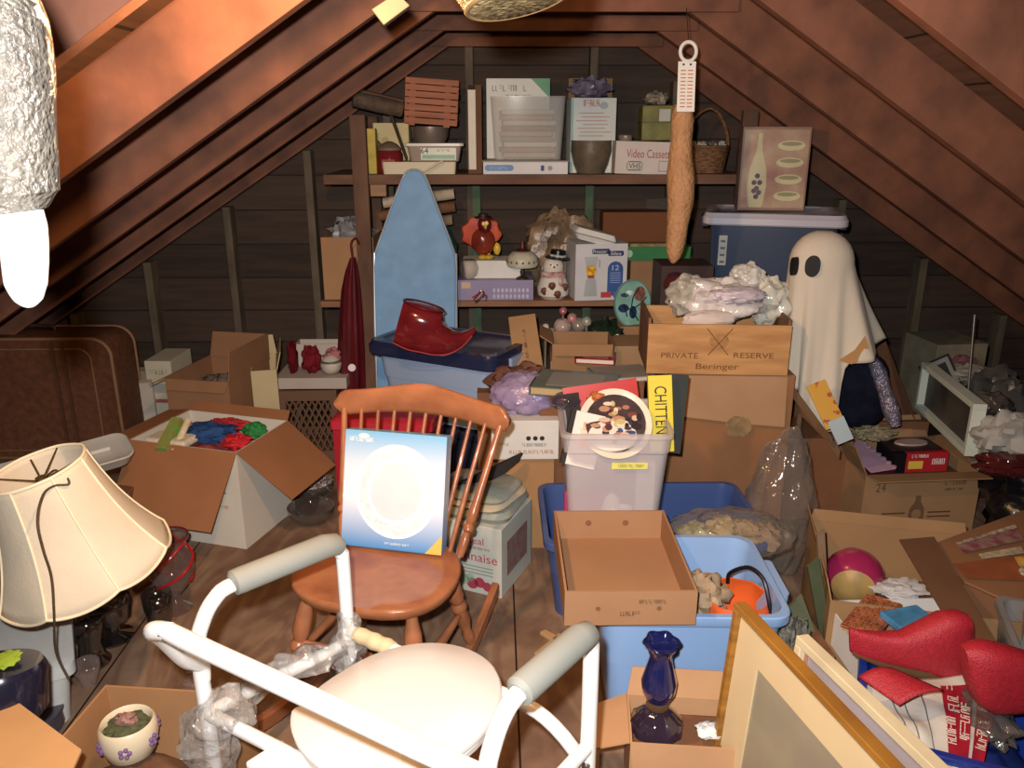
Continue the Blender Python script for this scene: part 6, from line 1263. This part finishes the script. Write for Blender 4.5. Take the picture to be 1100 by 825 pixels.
solo('support_carton', 'brown carton under the glass jar beside the grey bin', 'carton', M().box(-.06,.05,-.05,.06,0,jc.z-.092), CARDD, loc=(jc.x, jc.y, 0), bev=.003)
# royal blue tub with printed bag and red bow
rt = .34
A = F(905, 735, rt); A.z = 0
tc_ = Vector((1.02, 1.46, 0))
t = tub('storage_tub', 'royal blue tub full of a red-printed white plastic bag', 'tub', tc_, R(-24), .44, .36, rt, plas('16308c', .25, coat=.3), tp=.9, handles=False)
Mb = wm(t)
solo('tub_filling', 'dark bags filling the royal blue tub beneath the printed bag', 'bag', M().blob((0,0,.12), (.17,.14,.14), .12, 3, 81, 30, flat=-.11), mat('1c2c6a', .3, .3, 8), loc=tc_+Vector((0,0,.012)), rz=R(-24), smooth=True)
bagq = [(930,728),(985,712),(1040,722),(1075,735),(1060,770),(1030,850),(975,840),(935,770)]
def bz(i): return rt-.03
def bagpt(u, v):
    a = F(918, 735, .31).lerp(F(1078, 722, .33), u); b_ = F(985, 850, .31).lerp(F(1050, 850, .31), u); p = a.lerp(b_, v); p.z += .015*noise.noise(Vector((u*5, v*5, 3)))+.02*math.sin(math.pi*u)*math.sin(math.pi*v); return p
t = root('printed_bag', 'white plastic carrier bag with red lettering bands in the royal blue tub', 'bag', F(1000, 780, .30))
mk('bag_sheet', M().sheet(bagpt, 24, 24), mat('c3bfb4', .3, .08, 10, bump=.3, bscale=18), t, world=True, smooth=True, sol=.003)
def band(name, u0, u1, v0, v1, m_): mk(name, M().sheet(lambda u, v: bagpt(u0+(u1-u0)*u, v0+(v1-v0)*v)+Vector((0,0,.004)), 8, 12), m_, t, world=True, smooth=True)
REDP = mat('a3182c', .35, .1)
band('red_band_print', .56, .80, .12, .80, REDP); band('red_band_print', .84, 1.0, .10, .84, REDP)
for u_ in (.18, .26, .40): band('grey_line_print', u_, u_+.012, .05, .8, mat('6d6a68'))
def bagtext(s, u, v, L_, H_):
    o0 = bagpt(u, v)+Vector((0,0,.0075)); ax = (bagpt(u, min(1, v-.1))-bagpt(u, v+.1)).normalized(); n_ = Vector((0,0,1)); ay = n_.cross(ax).normalized(); m4 = Matrix((ax, ay, n_)).transposed().to_4x4(); m4.translation = o0
    mk('blurred_print', bars(L_, H_, s), mat('d8c8b8', .5), t, mtx=wm(t).inverted() @ m4 @ Matrix.Rotation(R(-90), 4, 'X'))
bagtext(1, .64, .28, .11, .022); bagtext(2, .60, .60, .07, .018); bagtext(3, .74, .5, .12, .018); bagtext(4, .89, .28, .1, .018); bagtext(5, .92, .60, .1, .02)
solo('smoky_bag', 'smoky transparent plastic beside the printed bag in the royal blue tub', 'plastic bag', M().blob((0,0,0), (.06,.08,.03), .3, 3, 84, 30, crease=.3), mat('5a5450', .15, .3, 12, bump=.8, bscale=24, spec=1, alpha=.6), loc=F(1060, 772, .32), smooth=True)
BOW = mat('b01a28', .5, .15, 120, bump=.35, bscale=300, spec=.6)
t = root('red_bow', 'big glittery red ribbon bow resting over the royal blue tub', 'bow', V(1037, 700, 1.62))
YW_ = 1.62
def q2(px, py, Y_=YW_): return V(px, py, Y_)
def q4(px, py): return V(px, py, 1.44)
mk('bow_loop', M().ribs([(q2(912,674), q2(913,700), .004), (q2(922,677), q2(926,707), .012), (q2(945,680), q2(950,711), .022), (q2(968,680), q2(972,715), .03), (q2(992,669), q2(990,719), .036), (q2(1012,659), q2(1008,726), .04), (q2(1030,657), q2(1024,733), .036), (q2(1041,661), q2(1037,727), .026), (q2(1043,678), q2(1042,715), .018)], 24, 3), BOW, t, world=True, smooth=True)
mk('bow_loop', M().ribs([(q4(1034,695), q4(1036,712), .018), (q4(1044,692), q4(1038,732), .03), (q4(1058,690), q4(1046,752), .04), (q4(1074,693), q4(1062,762), .04), (q4(1092,698), q4(1084,762), .04), (q4(1115,705), q4(1110,760), .035), (q4(1135,715), q4(1135,750), .02)], 24, 3), BOW, t, world=True, smooth=True)
mk('knot', M().blob(q2(1038,702), (.026,.03,.03), .15, 3, 2, 26), BOW, t, world=True, smooth=True)
tq = [F(922, 727, .385), F(958, 718, .40), F(1014, 742, .395), F(966, 758, .375)]
mk('ribbon_tail', M().sheet(lambda u, v: (tq[0].lerp(tq[1], u)).lerp(tq[3].lerp(tq[2], u), v)+Vector((0,0,.012*math.sin(math.pi*u))), 8, 8), BOW, t, world=True, smooth=True, sol=.004)
mk('loop_lining', M().ribs([(q2(915,699), q2(917,704), .006), (q2(945,706), q2(948,716), .02), (q2(980,711), q2(985,724), .03), (q2(1010,716), q2(1010,728), .03)], 12, 3), mat('5d4028', .6), t, world=True, smooth=True)
# framed pictures at the bottom
zf = .55; TL = V(793, 652, 1.56); zf = TL.z; TR = F(955, 825, zf)
down = Vector((-.07, .02, -1)).normalized(); ext = (TR-TL).normalized()*.72
Lh = zf/abs(down.z)-.004
mw, w_, h_ = q3(TL, TL+ext, TL+down*Lh)
ART = mat('96906f', .35, .2, 2.2, (1,1,1), coat=.3, second='7c6a68')
framed('framed_picture', 'big golden-brown framed landscape with a wide cream mat leaning on the light blue tub', 'picture frame', mw, w_, h_, .016, .03, wood('a8701f', '7a4a18', .4, coat=.3), mat('d3b98a', .7, .04), .085, ART)
TL = V(861, 688, 1.46); TR = F(1003, 825, TL.z); ext = (TR-TL).normalized()*.6
mw, w_, h_ = q3(TL, TL+ext, TL+down*(TL.z/abs(down.z)-.004))
framed('framed_print', 'cream-framed pinkish print under glass leaning behind the golden-brown frame', 'picture frame', mw, w_, h_, .02, .03, mat('d0bd94', .5), mat('a8725a', .6), .008, mat('a3979c', .12, .12, 5, coat=.8))
# dark green things between tub and carton
for i, (pts, Y_, hx, lb) in enumerate((([(868,610),(880,600),(892,680),(884,700)],2.0,'4a5238','dark green book edge between the light blue tub and the large carton'),([(846,655),(862,640),(880,690),(862,700)],1.95,'5d6448','olive folder slanting beside the light blue tub\'s corner'),([(878,575),(886,570),(892,680),(884,690)],2.1,'7d6248','brown board upright along the large open carton'))):
    q = [V(x_, y_, Y_) for x_, y_ in pts]
    solo(('book','folder','board')[i], lb, ('book','folder','board')[i], M().slab(q+[], .012), mat(hx, .6, .2, 12), loc=q[0], world=True)
solo('grey_netting', 'tangle of grey netting at the light blue tub\'s corner', 'netting', M().blob((0,0,0), (.04,.05,.09), .5, 4, 91, 34, crease=.8), mat('6b685c', .7, .6, 30, bump=1), loc=V(853, 685, 1.85)-Vector((0,0,.03)), smooth=True)
solo('support_carton', 'brown carton on the floor under the grey netting and folders', 'carton', M().box(-.08,.06,-.06,.14,0,.2), CARDD, loc=(V(865, 690, 1.9).x, 1.9, 0), bev=.003)
# brown carton at the bottom corner
t = carton('cardboard_carton', 'brown carton at the frame\'s lower corner beyond the royal blue tub', 'carton', (1.02, 1.06, 0), R(-38), .22, .26, .50, card('8e6444'), {})
# ================================================================ HANGING THINGS UP HIGH
t = root('hanging_bundle', 'white plastic-wrapped bundle hanging close to the camera from a rafter', 'bundle', V(10, 100, .72))
def hb_(px, py): return V(px, py, .72)
mk('wrapped_body', M().tube([hb_(-30,-70), hb_(-22,-30), hb_(-12,20), hb_(-6,70), hb_(-4,120), hb_(0,170), hb_(4,205), hb_(10,228)], [.02,.034,.043,.044,.044,.044,.043,.030], 40, 6), mat('3a3631', .15, .35, 60, bump=.8, bscale=160, spec=1, second='5f5a52'), t, world=True, smooth=True)
mk('white_tip', M().tube([hb_(8,220), hb_(20,238), hb_(26,252), hb_(27,280), hb_(28,305), hb_(31,322), hb_(33,330)], [.030,.022,.0185,.0185,.017,.0115,.003], 30, 6), mat('e8e6e0', .25, .04), t, world=True, smooth=True)
p = hb_(-30,-70); mk('hanging_string', M().tube([p, Vector((p.x, p.y, HA-SL*abs(p.x-XR)+.08))], .002, 6), WHITE, t, world=True)
# woven basket at top centre
bc = V(557, 2, 1.15); Tb = Matrix.Rotation(R(-12), 3, 'Y') @ Matrix.Rotation(R(-8), 3, 'X')
t = root('woven_basket', 'pale straw basket hanging from the ridge, only its bottom in view', 'basket', bc)
STR = mat('8a7850', .6, .35, 60, (1,1,5), .8, 90, second='54401f')
lo = [[Tb @ Vector((rr_*math.cos(a)*(1+.012*math.cos(26*a+math.pi*j)), rr_*math.sin(a)*(1+.012*math.cos(26*a+math.pi*j)), z_)) for a in [2*math.pi*i/104 for i in range(104)]] for j, (rr_, z_) in enumerate([(.02,.004),(.06,0),(.068,.004)]+[(.070+.0035*k, .008*k+.008) for k in range(11)])]
mk('woven_body', M().loft(lo, True, False), STR, t, smooth=True, sol=.004, auto=80)
mk('base_rim', M().tube([Tb @ Vector((.068*math.cos(a), .068*math.sin(a), .002)) for a in [2*math.pi*i/40 for i in range(40)]], .004, 8, closed=True), mat('7a5c34', .7), t, smooth=True)
mk('handle', M().tube([Tb @ Vector((x_, 0, z_)) for x_, z_ in ((-.105,.09),(-.09,.2),(0,.28),(.09,.2),(.105,.09))], .004, 8, 5), STR, t, smooth=True)
# junction box on a rafter
q = [V(401, 12, 1.93), V(428, -6, 1.93), V(442, 8, 1.93), V(414, 29, 1.93)]
t = root('junction_box', 'cream junction box fixed to a rafter near the warm bulb', 'junction box', q[0])
mk('box_body', M().slab(q, -.03 if (q[1]-q[0]).cross(q[3]-q[0]).y > 0 else .03), mat('5d5442', .5, .06), t, world=True, bev=.002)
# ================================================================ SUB-PARTS: fittings belong to the part that carries them
CARRIER = {'hat_band': ('hat',), 'nose': ('snowman_head',), 'eye': ('snowman_head', 'head', 'sheet'), 'beak': ('head',), 'gingerbread_print': ('snowman_body',), 'foot_tip': ('arm_tube',), 'push_button': ('arm_tube',),
           'arm_pad': ('arm_tube',), 'grip': ('lid_shell',), 'side_slat': ('batten',), 'bead_trim': ('lamp_shade',), 'rib_trim': ('shade_fabric',), 'top_trim': ('shade_fabric',), 'bottom_trim': ('shade_fabric',),
           'bracket': ('post',), 'punch_hole': ('card_body',), 'orange_print': ('card_body',), 'bottle_label_print': ('bottle_print',), 'grape_print': ('picture_print',), 'bowl_print': ('picture_print',), 'bowl_hollow_print': ('picture_print',),
           'tape': ('carton_body',), 'painted_motif': ('plate_picture',), 'branch_line': ('plate_picture',), 'figure_print': ('plate_picture',), 'flower_print': ('pot_body',), 'red_trail': ('vase_body',), 'rim': ('vase_body', 'woven_side'),
           'scallop': ('scalloped_top',), 'tan_patch': ('ball_body',), 'red_band_print': ('bag_sheet',), 'grey_line_print': ('bag_sheet',), 'snap_button': ('bag_body',), 'sole_stitching': ('boot_body',), 'collar_rim': ('boot_body',)}
for r in [o for o in list(bpy.data.objects) if o.parent is None and 'category' in o]:
    kids = [o for o in bpy.data.objects if o.parent == r]
    base = {}
    for k in kids: base.setdefault(k.name.split('.')[0], []).append(k)
    for k in kids:
        for c_ in CARRIER.get(k.name.split('.')[0], ()):
            if c_ in base:
                L_ = base[c_]; km = sum((Vector(b_) for b_ in k.bound_box), Vector())/8
                k.parent = min(L_, key=lambda q: (sum((Vector(b_) for b_ in q.bound_box), Vector())/8-km).length); break
# ================================================================ LIGHT AND CAMERA
def light(name, typ, loc, energy, col, size=.03, rot=None, **k):
    l = bpy.data.lights.new(name, typ); l.energy = energy; l.color = col
    if typ == 'POINT': l.shadow_soft_size = size
    o = bpy.data.objects.new(name, l); o.location = loc; C.objects.link(o)
    for a, b in k.items(): setattr(l, a, b)
    return o
fl = light('camera_flash', 'SPOT', (-.05, .02, 1.62), FLASH, (1.0, .955, .915))
fl.data.spot_size = R(112); fl.data.spot_blend = 1.0; fl.data.shadow_soft_size = .018
fl.rotation_euler = (R(90)-PT-R(4), 0, -YW)
light('attic_bulb', 'POINT', tuple(V(300, -42, 1.48)), BULB, (1.0, .55, .22), .03)
w = bpy.data.worlds.new('World'); bpy.context.scene.world = w; w.use_nodes = True
w.node_tree.nodes['Background'].inputs[0].default_value = (1, .85, .75, 1); w.node_tree.nodes['Background'].inputs[1].default_value = AMB
cam = bpy.data.cameras.new('camera'); co = bpy.data.objects.new('camera', cam); C.objects.link(co)
cam.sensor_width = 36; cam.lens = FP/1100*36; cam.clip_start = .02
m = Matrix((RT, UP, -FWD)).transposed().to_4x4(); m.translation = O; co.matrix_world = m
S = bpy.context.scene; S.camera = co
S.view_settings.view_transform = 'Standard'; S.view_settings.look = 'None'; S.view_settings.gamma = 1; S.view_settings.exposure = 0
S.view_settings.use_curve_mapping = False
S.cycles.max_bounces = 8; S.cycles.transparent_max_bounces = 24
S.cycles.use_denoising = True
